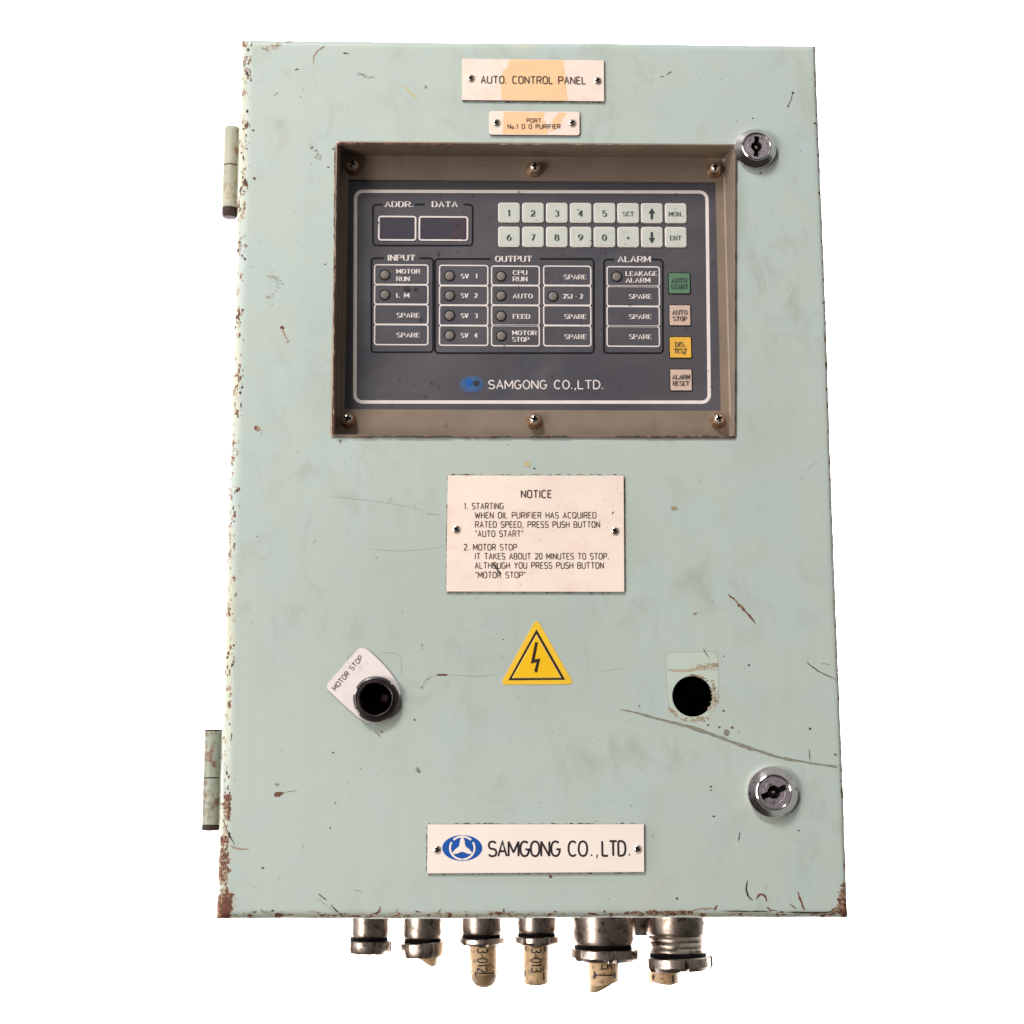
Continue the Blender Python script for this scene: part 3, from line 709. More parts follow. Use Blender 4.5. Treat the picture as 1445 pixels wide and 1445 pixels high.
# ------------------------------------------------------------ plates
def plate(name, corners, label, mat='plate', th=.0016, r=None, y=0.0):
    g = MB(); yf = -th
    q = [P(x, yy, yf) for x, yy in corners]
    if r:
        xs_ = [p[0] for p in q]; zs_ = [p[1] for p in q]; q = rr(min(xs_), min(zs_), max(xs_), max(zs_), r*PXM, 4)
    g.prism(q, yf, -.00005, mat, 'plate_core', bev=.00015)
    return part(g, name, label=label), yf
def plate_screws(par, yf, pts, R=5.6, mat='steel'):
    for x, yy in pts:
        c = P(x, yy, yf); g = MB(); screw_head(g, c, yf, R*PXM, .0015, mat, random.uniform(0, 1.5), .17, .6)
        child(g, 'plate_screw', par, smooth=40)
def stain(par, yf, polys, mat, name='tape_residue'):
    g = MB()
    for pts in polys:
        q = []
        for i in range(len(pts)):
            a, c = pts[i], pts[(i+1) % len(pts)]; m_ = max(1, int(math.dist(a, c)/5))
            for k in range(m_):
                t = k/m_; q.append(P(a[0]+(c[0]-a[0])*t+random.uniform(-.5, .5)*(k > 0), a[1]+(c[1]-a[1])*t+random.uniform(-.25, .25)*(k > 0), yf))
        me_ = q; g.flat(me_, yf-.00006, mat)
    child(g, name, par)
# title plate
pp, yf = plate('nameplate', ((652, 82.6), (852.3, 85), (852.8, 143), (652, 141.2)), 'large cream nameplate engraved AUTO. CONTROL PANEL with orange tape residue')
stain(pp, yf, [[(718, 84.2), (795, 84.8), (796, 95), (799, 118), (801, 141.9), (708, 141.1), (707, 122), (709, 100), (716, 96)]], 'orange')
g = MB(); text(g, 'AUTO. CONTROL PANEL', (679, 117), (826, 118.4), 10.4, yf-.0003, 'engraving', 'engraved', .14, .25); child(g, 'lettering', pp)
plate_screws(pp, yf, ((664.3, 110.6), (843, 114)))
# second plate
pp, yf = plate('nameplate', ((690, 157.5), (817.8, 157.5), (817.8, 190), (690, 190)), 'small round-cornered nameplate engraved PORT No.1 D O PURIFIER', r=4)
stain(pp, yf, [[(711, 158), (769, 158.5), (766, 168), (774, 182), (772, 189.5), (709, 189.3)], [(789, 158.8), (800, 159.2), (793, 168), (790, 180), (776, 186), (780, 170)]], 'orange')
g = MB(); text(g, 'PORT', (743.4, 172.8), (763.4, 172.8), 5.9, yf-.0003, 'engraving', 'engraved', .15, .28); text(g, 'No.1 D O PURIFIER', (716.6, 181.2), (790.4, 181.2), 6.1, yf-.0003, 'engraving', 'engraved', .15, .28); child(g, 'lettering', pp)
plate_screws(pp, yf, ((700.4, 173.2), (807.2, 173.6)))
# notice plate
pp, yf = plate('notice_plate', ((632, 671), (880.2, 671.2), (881.2, 835.3), (630, 834.8)), 'cream NOTICE plate with starting and stopping instructions')
g = MB(); T2 = lambda s_, x0, x1, y, cap=8.3, wt=.145: text(g, s_, (x0, y), (x1, y), cap, yf-.0001, 'engraving', 'engraved', wt, .27)
T2('NOTICE', 735.8, 778, 702.2, 10.2, .17); T2('1. STARTING', 655, 710, 718.2); T2('WHEN OIL PURIFIER HAS ACQUIRED', 670.6, 841, 731.2); T2('RATED SPEED, PRESS PUSH BUTTON', 670.8, 846.2, 744.2)
T2('"AUTO START"', 671.2, 737.8, 757.2); T2('2. MOTOR STOP', 654.6, 729, 776.2); T2('IT TAKES ABOUT 20 MINUTES TO STOP.', 670.6, 858.8, 789); T2('ALTHOUGH YOU PRESS PUSH BUTTON', 670.4, 851.6, 802); T2('"MOTOR STOP"', 671.2, 741, 815.4)
child(g, 'lettering', pp)
g = MB()
for pts, wd in (([(695, 794), (700, 801), (706, 810)], 2.0), ([(863, 725), (866, 722)], 1.1)):
    q = poly_path(pts, yf, 4, .3); g.strip(q, wd*PXM, yf-.0003, 'ink')
for _ in range(14):
    c = P(random.uniform(636, 876), random.uniform(675, 832), yf); g.flat(irregular(c[0], c[1], .7*PXM, .5*PXM, 7), yf-.0003, 'pale_rust')
child(g, 'scratch', pp, kind='stuff')
plate_screws(pp, yf, ((643.8, 746.8), (867.6, 749.2)))
# maker plate
pp, yf = plate('maker_plate', ((603.8, 1163.6), (908.8, 1163.2), (909.3, 1230.6), (603, 1232.6)), 'white maker plate with blue oval emblem and black company lettering', 'plate_white')
g = MB(); text(g, 'SAMGONG CO', (689.4, 1208.2), (828.6, 1207.8), 20.2, yf-.0001, 'ink', 'sans', .14, .14)
text(g, '.', (834, 1207.8), (836, 1207.8), 20, yf-.0001, 'ink', 'sans', .09); text(g, ',', (841.5, 1207.6), (843.5, 1207.6), 20, yf-.0001, 'ink', 'sans', .08)
text(g, 'LTD', (850, 1207.6), (882.6, 1207.4), 20.2, yf-.0001, 'ink', 'sans', .14, .14); text(g, '.', (887.5, 1207.2), (889.5, 1207.2), 20, yf-.0001, 'ink', 'sans', .09)
child(g, 'lettering', pp)
g = MB(); ye = yf-.0001; cx, cy = 652.3, 1196.6
g.flat(ell(cx, cy, 28.2, 18.2, ye, 56), ye, 'emblem_blue')
def arc(a0, a1, rx, ry, n=14): return [P(cx+rx*math.cos(math.radians(a0+(a1-a0)*k/n)), cy-ry*math.sin(math.radians(a0+(a1-a0)*k/n)), ye) for k in range(n+1)]
for a0, a1 in ((150, 268), (272, 390), (44, 136)): g.strip(arc(a0, a1, 17.3, 16.2), 2.6*PXM, ye-.0002, 'plate_white')
# three-armed star with hollow sides
star = []
for k in range(3):
    a = 90+120*k
    tip = 15.2
    for t in (-5, 5): star.append((cx+tip*math.cos(math.radians(a+t)), cy-tip*math.sin(math.radians(a+t))))
    for t, rr_ in ((18, 10.5), (36, 6.6), (60, 5.2), (84, 6.6), (102, 10.5)): star.append((cx+rr_*math.cos(math.radians(a+t)), cy-rr_*math.sin(math.radians(a+t))))
cc = P(cx, cy, ye); sv = [P(x, y, ye) for x, y in star]
g.add([(cc[0], ye-.0004, cc[1])]+[(x, ye-.0004, z) for x, z in sv], [(0, i+1, (i+1) % len(sv)+1) for i in range(len(sv))], 'plate_white')
child(g, 'emblem', pp)
plate_screws(pp, yf, ((616.6, 1198.4), (899.4, 1197.6)), 5.0)
# warning sticker
g = MB(); ys = -.0003
def round_poly(pts, r, n=5):
    o = []
    for i in range(len(pts)):
        a, p, c = np.array(pts[i-1], float), np.array(pts[i], float), np.array(pts[(i+1) % len(pts)], float)
        u = (a-p)/np.linalg.norm(a-p); v = (c-p)/np.linalg.norm(c-p)
        th = math.acos(float(u@v)); d = r/math.tan(th/2); p1, p2 = p+u*d, p+v*d
        for k in range(n+1):
            t = k/n; q = (1-t)**2*p1+2*t*(1-t)*p+t*t*p2; o.append(tuple(q))
    return o
g.prism([P(x, y, ys) for x, y in round_poly([(757, 872.5), (705.8, 966.2), (810, 965.4)], 5)], ys, -.00002, 'sticker_edge')
g.flat([P(x, y, ys) for x, y in ((757.0, 888), (717.2, 960.0), (797.6, 959.2))], ys-.0001, 'sticker_ink')
g.flat([P(x, y, ys) for x, y in ((757.0, 895), (722.4, 957), (792, 956.6))], ys-.0003, 'sticker_line')
g.flat([P(x, y, ys) for x, y in ((757.0, 896.6), (723.8, 956.2), (790.6, 955.8))], ys-.0005, 'sticker')
Z3 = lambda x, y: P(690+x/10.32, 860+y/10.32, ys)
for pl_ in ([(672, 478), (712, 482), (664, 728), (608, 788)], [(608, 788), (664, 728), (745, 715), (692, 768)], [(692, 768), (745, 715), (704, 885), (664, 880)], [(652, 880), (716, 886), (680, 925)]):
    g.flat([Z3(*p) for p in pl_], ys-.0007, 'sticker_ink')
part(g, 'warning_sticker', label='yellow triangular warning sticker with black lightning bolt')

def ring_outline(poly, hc, no=60):
    outer = []
    for k in range(no):
        a = 2*math.pi*k/no; dx, dz = math.cos(a), math.sin(a); best = None
        for i in range(len(poly)):
            (ax, az), (bx, bz) = poly[i], poly[(i+1) % len(poly)]
            ex, ez = bx-ax, bz-az; den = dx*ez-dz*ex
            if abs(den) < 1e-12: continue
            t = ((ax-hc[0])*ez-(az-hc[1])*ex)/den; u = ((ax-hc[0])*dz-(az-hc[1])*dx)/den
            if t > 0 and -1e-6 <= u <= 1+1e-6 and (best is None or t < best): best = t
        outer.append((hc[0]+dx*best, hc[1]+dz*best))
    return outer
# ------------------------------------------------------------ motor stop legend plate and collar
g = MB(); th = .0012; yf = -th
mp = [(509, 911.5), (461, 966), (461.5, 973), (485, 996), (505, 1013), (515, 1018.5), (528.6, 1020.5), (541, 1018.6), (553, 1011.5), (561.5, 1000.4), (565.4, 989), (565.2, 977), (560, 963), (548, 946.5), (537, 934)]
o = round_poly([(510, 910), (456.5, 970.5), (512, 1017)], 5.0, 4)
top = [tuple(q) for q in round_poly([(537, 934), (509.5, 911), (458.5, 971), (505, 1013)], 6, 4)]
shape = [(537, 933.6), (520, 917.6), (515, 914.8), (509, 914.2), (504, 916.8), (464, 962.6), (461, 967), (461.4, 971.4), (464.5, 975), (486, 995.6), (504, 1011), (511, 1016), (519, 1019.6), (528.6, 1020.8), (538, 1020), (547.5, 1016), (556, 1008.6), (562, 999), (565.2, 989), (565.4, 978), (563, 969.5), (558.5, 961), (549, 947)]
hc = P(530.6, 986.8, yf); no = 240; ou = ring_outline([P(x, y, yf) for x, y in shape], hc, no); rin = 26*PXM
inn = [(hc[0]+rin*math.cos(2*math.pi*k/no), hc[1]+rin*math.sin(2*math.pi*k/no)) for k in range(no)]
g.add([(x, yf, z) for x, z in ou+inn], [(k, (k+1) % no, no+(k+1) % no, no+k) for k in range(no)], 'legend')
g.add([(x, yf, z) for x, z in ou]+[(x, -.00005, z) for x, z in ou], [(k, no+k, no+(k+1) % no, (k+1) % no) for k in range(no)], 'plate_core')
mpl = part(g, 'legend_plate', label='white tilted legend plate engraved MOTOR STOP')
g = MB(); text(g, 'MOTOR STOP', (473.6, 974.6), (512.4, 929.0), 6.9, yf-.0001, 'engraving', 'engraved', .15, .27); child(g, 'lettering', mpl)
c = P(530.6, 986.8, yf); g = MB(); s = PXM
def notch(r, a, i):
    d = math.degrees(a) % 360
    if i in (1, 2, 3) and (152 < d < 168 or 205 < d < 222 or 40 < d < 50): return r*.90
    return r*(1+.012*math.sin(3*a+1)+.008*math.sin(7*a))
g.lathe([(29*s, 0), (31*s, .0006), (31.6*s, .0022), (30*s, .0040), (27.5*s, .0046), (26.6*s, .0038), (24.8*s, .0040), (23.6*s, .0056), (22.2*s, .0054), (21.6*s, .002), (21.2*s, -.026)], (c[0], yf, c[1]), 'bakelite', seg=72, rf=notch)
g.lathe([(21.2*s, -.0255), (.001*s, -.0255)], (c[0], yf, c[1]), 'dark', seg=32)
col = part(g, 'button_collar', smooth=30, label='black ribbed collar of the missing push button')
g = MB(); g.lathe([(.0035, 0), (.0035, .010), (.0022, .012), (.0001, .012)], (c[0]+.0052, .020, c[1]+.0015), 'dark_red', seg=20); child(g, 'switch_plunger', col, smooth=40)

# ------------------------------------------------------------ ghost marks of lost plates, scratches, chips
gm = MB()
gp = [(939, 924), (943, 920.5), (1008, 919.5), (1013, 923), (1014, 960), (1013.5, 985), (1009, 1000), (1001, 1010), (990, 1016), (976, 1018), (963, 1015.5), (953, 1009), (946, 999), (942, 985), (940, 955)]
def spl(pts): return poly_path(pts+[pts[0]], 0, 4, .15)
# lighter patch, a ring around the hole (outer outline -> hole rim)
hc = P(977.2, 982.5); no = 60
outer = ring_outline([P(x, y) for x, y in gp], hc, no)
inn = [(hc[0]+28.4*PXM*math.cos(2*math.pi*k/no), hc[1]+28.4*PXM*math.sin(2*math.pi*k/no)) for k in range(no)]
gm.add([(x, -.00003, z) for x, z in outer+inn], [(k, (k+1) % no, no+(k+1) % no, no+k) for k in range(no)], 'ghost')
gm.strip(outer, .5*PXM, -.00008, 'faint', True)
part(gm, 'ghost_mark', label='pale outline left by a lost legend plate round the empty hole')
for pts in ([(530, 921.5), (548, 921), (560, 922.5), (566, 928), (566.4, 942), (566, 957)], [(490, 932), (492, 925), (500, 919)]): scratch(pts, 1.3, 'faint')
def rustband(pts, wpx, n, mats=('rust', 'pale_rust')):
    q = poly_path(pts, 0, 8, 0)
    for _ in range(n):
        p = random.choice(q); chips.flat(irregular(p[0]+random.gauss(0, wpx*.35)*PXM, p[1]+random.gauss(0, wpx*.35)*PXM, random.uniform(.5, 2.4)*PXM, random.uniform(.4, 1.5)*PXM, 9), -.0001, random.choice(mats))
scratch([(941, 944), (955, 946.5), (975, 945.5), (992, 943), (1012, 945)], 3.6, 'pr2', -.0001)
rustband([(985, 943), (998, 940), (1012, 938)], 6, 60, ('pale_rust', 'pr2')); rustband([(1004, 960), (1007, 975), (1008, 990), (1000, 1002)], 5, 60, ('pale_rust', 'pr2', 'pr2', 'pr2', 'rust')); rustband([(945, 1000), (956, 1012), (975, 1016), (990, 1013)], 4, 40, ('pr2', 'pale_rust')); rustband([(975, 953), (990, 955), (999, 961)], 2, 20)
# the long gouge and its companions
LG = [(874, 1001), (899, 1006), (928, 1014), (957, 1021.5), (974, 1026), (1005, 1036.5), (1044, 1051), (1078, 1062), (1102, 1069.5), (1143, 1076.5), (1186, 1084)]
scratch(LG, 5.2, 'gouge', -.00005, .25); scratch([(x, y+1.2) for x, y in LG[1:9]], 1.6, 'scuff', -.0001, .6); scratch([(x, y-1) for x, y in LG[4:]], 1.3, 'scuff', -.0001, .5); scratch([(1130, 1075), (1160, 1079), (1184, 1081)], 2.0, 'scuff')
S = scratch
S([(1138, 934), (1146, 941), (1158, 949), (1182, 960)], 1.7, 'grime'); S([(1142, 1057), (1143, 1074)], 1.6, 'grime'); S([(992, 914), (996, 922), (1001, 929)], 1.2, 'rust'); S([(1042, 1187), (1044, 1174)], 1.5, 'grime')
S([(1158, 936), (1172, 938)], 1.0, 'scuff'); S([(1028, 838), (1040, 851), (1055, 866), (1067, 881)], 3.4, 'rust', jit=.7); S([(1036, 845), (1052, 860)], 2.6, 'pale_rust', jit=.8)
S([(459, 65), (448, 72), (443, 80), (441.5, 90)], 2.6, 'pale_rust', jit=.7); S([(458, 65.5), (450, 70)], 1.3, 'rust'); S([(484, 75), (493, 75.8)], 2.6, 'rust'); rustband([(372, 68), (384, 66), (394, 62)], 6, 46, ('pr2', 'pale_rust', 'pr2')); rustband([(404, 58), (412, 58.5)], 2, 14); rustband([(440, 208), (450, 222)], 7, 16, ('faint', 'scuff')); rustband([(505, 105), (528, 110)], 4, 14, ('scuff', 'faint')); rustband([(380, 388), (396, 400), (376, 420)], 9, 34, ('faint', 'faint', 'pr2')); S([(416, 99), (422, 97)], 1.8, 'grime'); S([(385, 136), (393, 130)], 1.3, 'scuff')
S([(570, 119), (575, 127), (582, 134), (590, 140)], 3.6, 'cream', jit=1); S([(932, 108.5), (937, 108)], 1.7, 'grime'); S([(940, 106), (949, 100.5)], 1.5, 'grime'); S([(1119, 131), (1116, 141), (1112, 151)], 1.6, 'grime', jit=.6); blob(1118.6, 131, 2, 2, 'grime'); blob(1112, 150, 1.6, 1.4, 'grime')
S([(460, 700), (500, 704), (560, 712), (602, 721)], .7, 'faint'); S([(520, 775), (570, 777), (632, 771)], .8, 'pr2'); S([(600, 724), (622, 727)], .8, 'scuff'); S([(845, 948), (880, 942)], .6, 'faint'); S([(634, 952), (680, 954), (712, 949)], .5, 'faint')
S([(616, 952.6), (624, 952), (632, 951.8)], 3.0, 'rust', jit=.5); S([(594, 972), (603, 958), (616, 953)], 1.0, 'pale_rust'); blob(595.6, 970.4, 1.6, 1.8, 'scuff'); blob(603.6, 958.4, 1.2, 1.4, 'scuff'); blob(585, 1015.5, 1.3, 1.4, 'grime')
S([(528, 1032), (534, 1036), (536, 1041)], 3, 'pale_rust'); S([(536, 1031), (541, 1034)], 2.2, 'rust')
blob(392, 1121.5, 6, 3.6, 'rust', .15); blob(397, 1119.5, 3.6, 2.2, 'rust'); S([(398, 1119), (408, 1117), (420, 1115.5)], 1.1, 'scuff'); blob(391, 1107, 2.6, 2, 'scuff')
S([(398, 462), (401, 470), (407, 484)], 2.4, 'pale_rust', jit=1); blob(398, 462, 3.4, 2.4, 'rust'); S([(403, 484), (410, 480)], 1.6, 'pale_rust'); blob(363, 605, 4.5, 4, 'pale_rust'); blob(361, 604, 2, 2.6, 'rust')
blob(744, 655, 5, 4, 'cream'); S([(740, 650), (748, 660)], 2.4, 'pale_rust', jit=.8); blob(754, 661, 1.5, 1.2, 'grime'); blob(951, 717, 4.6, 3, 'pale_rust')
S([(312, 1153), (318, 1166), (325, 1181), (332, 1193)], 2.0, 'grime', jit=.4); S([(325, 1194), (337, 1198), (352, 1198)], 2.4, 'pale_rust', jit=.8); S([(326, 1038), (327, 1036), (325, 1047)], 1.4, 'grime'); blob(327, 1262.6, 3, 2, 'rust'); blob(371, 1225, 1.6, 1.3, 'grime')
blob(320, 1125, 4.6, 3.6, 'rust'); rustband([(320, 1130), (321, 1145)], 6, 26); rustband([(316, 1183), (318, 1187)], 7, 20); rustband([(315, 1205), (318, 1240)], 7, 60); rustband([(314, 1275), (318, 1292)], 9, 150, ('rust',)); rustband([(313, 1200), (314, 1270)], 6, 90)
S([(449, 1261), (455, 1266), (461, 1270)], 1.5, 'grime'); S([(466, 1276), (476, 1286), (485, 1294)], 2.1, 'grime'); S([(446, 1267), (460, 1277), (478, 1292)], .9, 'scuff'); S([(525, 1289), (533, 1288), (537, 1279)], 2.8, 'rust', jit=.6); S([(548, 1290), (558, 1287), (562, 1281)], 1.1, 'scuff'); S([(616, 1292.5), (619, 1288), (622, 1282)], 1.7, 'rust')
S([(497, 1255), (512, 1259)], 1.0, 'scuff'); blob(392, 1291, 5, 3, 'rust'); blob(385, 1285, 1.6, 1.3, 'grime'); blob(352, 1292, 3, 1.6, 'rust'); rustband([(483, 1293), (506, 1293)], 2, 24); rustband([(692, 1289), (713, 1289)], 2, 24); blob(711, 1285, 1.4, 3, 'rust'); rustband([(344, 1288), (384, 1287)], 3, 16, ('scuff', 'pale_rust'))
rustband([(916, 1288), (945, 1288), (975, 1287)], 4, 120); rustband([(882, 1289), (903, 1288)], 2.4, 26); S([(829, 1289), (838, 1290), (846, 1292)], 3, 'rust'); blob(853, 1286, 1.6, 1.8, 'rust'); S([(975, 1287), (992, 1282), (1010, 1283)], 3.2, 'pale_rust', jit=1.0); S([(1008, 1285), (1012, 1277)], 2.4, 'rust')
S([(1017, 1285.5), (1060, 1286), (1088, 1286.5)], 1.6, 'grime'); S([(1110, 1287), (1150, 1288), (1193, 1285)], 2.6, 'grime', jit=.4); S([(1055, 1242), (1053, 1254), (1056, 1265), (1063, 1271)], 2.4, 'grime', jit=.4); S([(1067, 1269), (1072, 1262.5), (1079, 1264), (1082, 1272)], 3.2, 'rust', jit=.4); S([(1082, 1280), (1092, 1287), (1112, 1288)], 4.2, 'rust', jit=.6)
S([(1125, 1258), (1130, 1270), (1135, 1285)], 3.2, 'rust', jit=.6); S([(1114, 1275), (1124, 1283)], 1.6, 'rust'); rustband([(1176, 1287), (1188, 1275), (1192, 1250)], 7, 130); blob(1187, 1284, 9, 5, 'rust'); S([(1080, 1250), (1081, 1256)], 1.0, 'scuff')
for x, y, r in ((357, 184, 2), (359, 252, 2.2), (346, 260, 3.4), (345, 97, 2.8), (346, 80, 2.6), (343, 181, 2), (337, 341, 2.6), (333, 446, 3), (330, 460, 2), (1003, 1110, 1.8), (1003, 1115, 1.5), (1007.5, 1152, 1.9), (1127, 1172, 1.4), (902, 996, 1.4), (1021, 926, 1.2), (1057, 938.6, 1.4), (1143, 1028.5, 1.7), (1179, 1065, 2), (955, 1268, 1.8), (470, 1062, 1.4), (466, 1168, 1.2), (777, 1237, 2.4), (470, 210, 1.5), (463, 236, 1.5), (459, 373, 1.4), (1062, 167, 1.5), (1150, 174, 1.8), (1156, 272, 2), (1021, 1003, 1.5), (1015, 1026, 1.8), (1033, 1027, 2.2), (999, 1023, 1.4)):
    blob(x, y, r, r*random.uniform(.6, 1), 'rust' if r > 1.9 else 'grime')
for _ in range(170):                         # small scattered nicks
    x, y = random.uniform(330, 1180), random.uniform(75, 1285)
    if 465 < x < 1042 and 198 < y < 622 or (600 < x < 912 and (665 < y < 840 or 1158 < y < 1238)) or (945 < x < 1010 and 950 < y < 1015) or (645 < x < 858 and y < 195) or (455 < x < 570 and 905 < y < 1024): continue
    if random.random() < .55: blob(x, y, random.uniform(.5, 1.2), random.uniform(.4, .9), random.choice(('grime', 'scuff', 'pale_rust', 'scuff')))
    else:
        a = random.uniform(0, 3.14); l = random.uniform(2, 9); S([(x, y), (x+l*math.cos(a), y+l*math.sin(a))], random.uniform(.5, 1.1), random.choice(('scuff', 'faint', 'faint', 'pale_rust')), sub=3)
for _ in range(14):                          # ragged chips down the left roll
    y = random.uniform(80, 1290); blob(EL(y)+random.uniform(7.5, 13), y, random.uniform(.6, 2), random.uniform(.8, 2.6), random.choice(('rust', 'grime', 'pale_rust')))
def ondoor(v):
    x, y, z = v
    for lo, r, sg in ((XL, EL_R, 1), (XR, ER_R, -1)):
        u = r-(x-lo)*sg
        if u > 0: u = min(u, .93*r); y += r-math.sqrt(r*r-u*u); x = lo+sg*(r-u)
    for lo, r, sg in ((0, ER, 1), (H, ER, -1)):
        u = r-(z-lo)*sg
        if u > 0: u = min(u, .93*r); y += r-math.sqrt(r*r-u*u); z = lo+sg*(r-u)
    return (x, y, z)
for (ax, ay), (bx, by) in (((603, 1234), (909, 1232)), ((603, 1162), (908, 1161.8)), ((602.2, 1164), (601.8, 1232)), ((630, 836.6), (881, 837)), ((631.4, 672), (629, 834)), ((632, 669.6), (880, 669.8)), ((881.6, 672), (882.6, 834)), ((652, 143.6), (853, 145.2))):
    for _ in range(34):
        t = random.random(); l = random.uniform(2, 9)/math.dist((ax, ay), (bx, by))
        p, q = (ax+(bx-ax)*t, ay+(by-ay)*t+random.uniform(-.4, .4)), (ax+(bx-ax)*(t+l), ay+(by-ay)*(t+l)+random.uniform(-.4, .4))
        if t+l < 1: S([p, q], random.uniform(.7, 1.7), random.choice(('pale_rust', 'scuff', 'grime')), sub=3)
for _ in range(330):
    cy_, sp_ = random.choice(((62, 6), (88, 16), (105, 10), (190, 14), (255, 30), (262, 8), (345, 18), (450, 16), (560, 40), (710, 35), (850, 30), (930, 12), (1130, 16), (1150, 16), (1186, 8), (1215, 16), (1240, 24), (1265, 20), (1285, 10)))
    y = min(1294, max(58, random.gauss(cy_, sp_)))
    blob(EL(y)+random.uniform(2, 15), y, random.uniform(.4, 1.7), random.uniform(.5, 2.8)*(1 if random.random() < .85 else 2), random.choice(('rust', 'grime', 'pale_rust', 'pr2')))
for _ in range(110): x = random.uniform(330, 1180); blob(x, random.uniform(1286, 1295), random.uniform(.8, 4), random.uniform(.4, 1.2), random.choice(('rust', 'pale_rust', 'pr2', 'pr2', 'pr2')))
for _ in range(60): y = random.uniform(80, 1280); blob(ER_(y)-random.uniform(0, 3), y, random.uniform(.4, 1.0), random.uniform(.8, 3), random.choice(('rust', 'grime')))
chips.v = [ondoor(v) for v in chips.v]
part(chips, 'paint_chip', kind='stuff')

# ------------------------------------------------------------ locks
def lock(x, y, s, rot, label):
    c = P(x, y, 0); R = 30.4*PXM*s; root = MB()
    root.lathe([(R, 0), (R*1.0, .0030), (R*.97, .0037), (R*.73, .0068), (R*.71, .0074), (R*.67, .0078), (R*.635, .0075), (R*.625, .0066)], (c[0], 0, c[1]), 'chrome', seg=64)
    o = part(root, 'lock', smooth=25, label=label)
    g = MB(); seg, rings = 96, 26; Rf = R*.62; vs = []; dk = []
    for i in range(rings+1):
        for j in range(seg):
            rho = i/rings; a = 2*math.pi*j/seg; u, v = rho*math.cos(a), rho*math.sin(a)
            ur, vr = u*math.cos(rot)+v*math.sin(rot), -u*math.sin(rot)+v*math.cos(rot)
            ins = rho < .42 or (abs(vr) < .17 and abs(ur) < .82)
            grv = .66 < rho < .70
            dk.append(ins); vs.append((c[0]+u*Rf, -(.0068 if not ins else .0015)+(.0004 if grv else 0), c[1]+v*Rf))
    mf = g.mat('chrome_face'); ms = g.mat('slot'); g.v += vs
    for i in range(rings):
        for j in range(seg):
            q = (i*seg+j, (i+1)*seg+j, (i+1)*seg+(j+1) % seg, i*seg+(j+1) % seg); g.f.append(q); g.mi.append(ms if sum(dk[k] for k in q) >= 2 else mf)
    child(g, 'lock_barrel', o, smooth=40)
    g = MB(); g.lathe([(.0013, -.003), (.0013, .0015), (.0008, .0021), (.0001, .0022)], (c[0], -.0035, c[1]), 'steel', seg=16); child(g, 'centre_pin', o, smooth=40)
lock(1065.2, 212, 1.0, 1.50, 'clean chrome lock at the upper right corner of the bezel')
lock(1089.4, 1118, 1.14, .38, 'pitted chrome lock at the lower right of the door')

# ------------------------------------------------------------ hinges
def hinge(xt, yt, xb, yb_, split, rpx, label, pm='hpaint', pinl=.007):
    yy = .0175; a = P(xt, yt, yy); c = P(xb, yb_, yy); m_ = P((xt+xb)/2, split, yy)
    r = rpx*PXM; x = (a[0]+c[0])/2
    o = MB(); o.box(x+.001, yy-.0030, c[1]+.001, XL+.003, yy-.0002, a[1]-.0008, pm); root = part(o, 'hinge', label=label)
    for z1_, z0_ in ((a[1], m_[1]+.0001), (m_[1]-.0001, c[1])):
        g = MB(); h = z1_-z0_
        g.lathe([(.0001, 0), (r*.93, 0), (r, .0005), (r*1.02, h*.4), (r*.99, h*.7), (r, h-.0005), (r*.93, h-.0001), (.0001, h)], (x, yy, z1_), pm, 'z', 28)
        child(g, 'hinge_knuckle', root, smooth=35)
    g = MB(); g.lathe([(r*.96, 0), (r*.97, pinl*.7), (r*.8, pinl*.92), (.0001, pinl)], (x, yy, c[1]+.0001), 'rusty_dark', 'z', 24)
    child(g, 'hinge_pin', root, smooth=35)
    g = MB(); g.lathe([(r*.97, -.0015), (r*.97, .0015)], (x, yy, m_[1]), 'rusty_dark', 'z', 24); child(g, 'hinge_washer', root, smooth=35)
    g = MB(); g.lathe([(r*.96, 0), (r*.96, -.0012 if pinl < .006 else -.0002), (.0001, -.0016 if pinl < .006 else -.0004)], (x, yy, a[1]), 'rusty_dark', 'z', 24); child(g, 'hinge_pin', root, smooth=35)
M['hpaint2'] = simple('rubbed_hinge_enamel', srgb(152, 157, 141), .4, var=.14, scale=90, dirt=srgb(116, 88, 68), dirtlev=(.47, .62), bump=.3)
M['hpaint'] = simple('hinge_enamel', srgb(172, 170, 150), .45, var=.1, scale=60, dirt=srgb(146, 116, 92), dirtlev=(.50, .66), bump=.2)
M['rusty_dark'] = simple('dark_rust', srgb(52, 30, 24), .7, var=.3, scale=200)
hinge(328.6, 181.5, 323.6, 295, 235.5, 12.2, 'upper hinge with pale barrel and dark bottom pin')
hinge(300.6, 1032, 298, 1164, 1098, 13, 'lower hinge with brown rusted barrel', 'hpaint2', .0042)

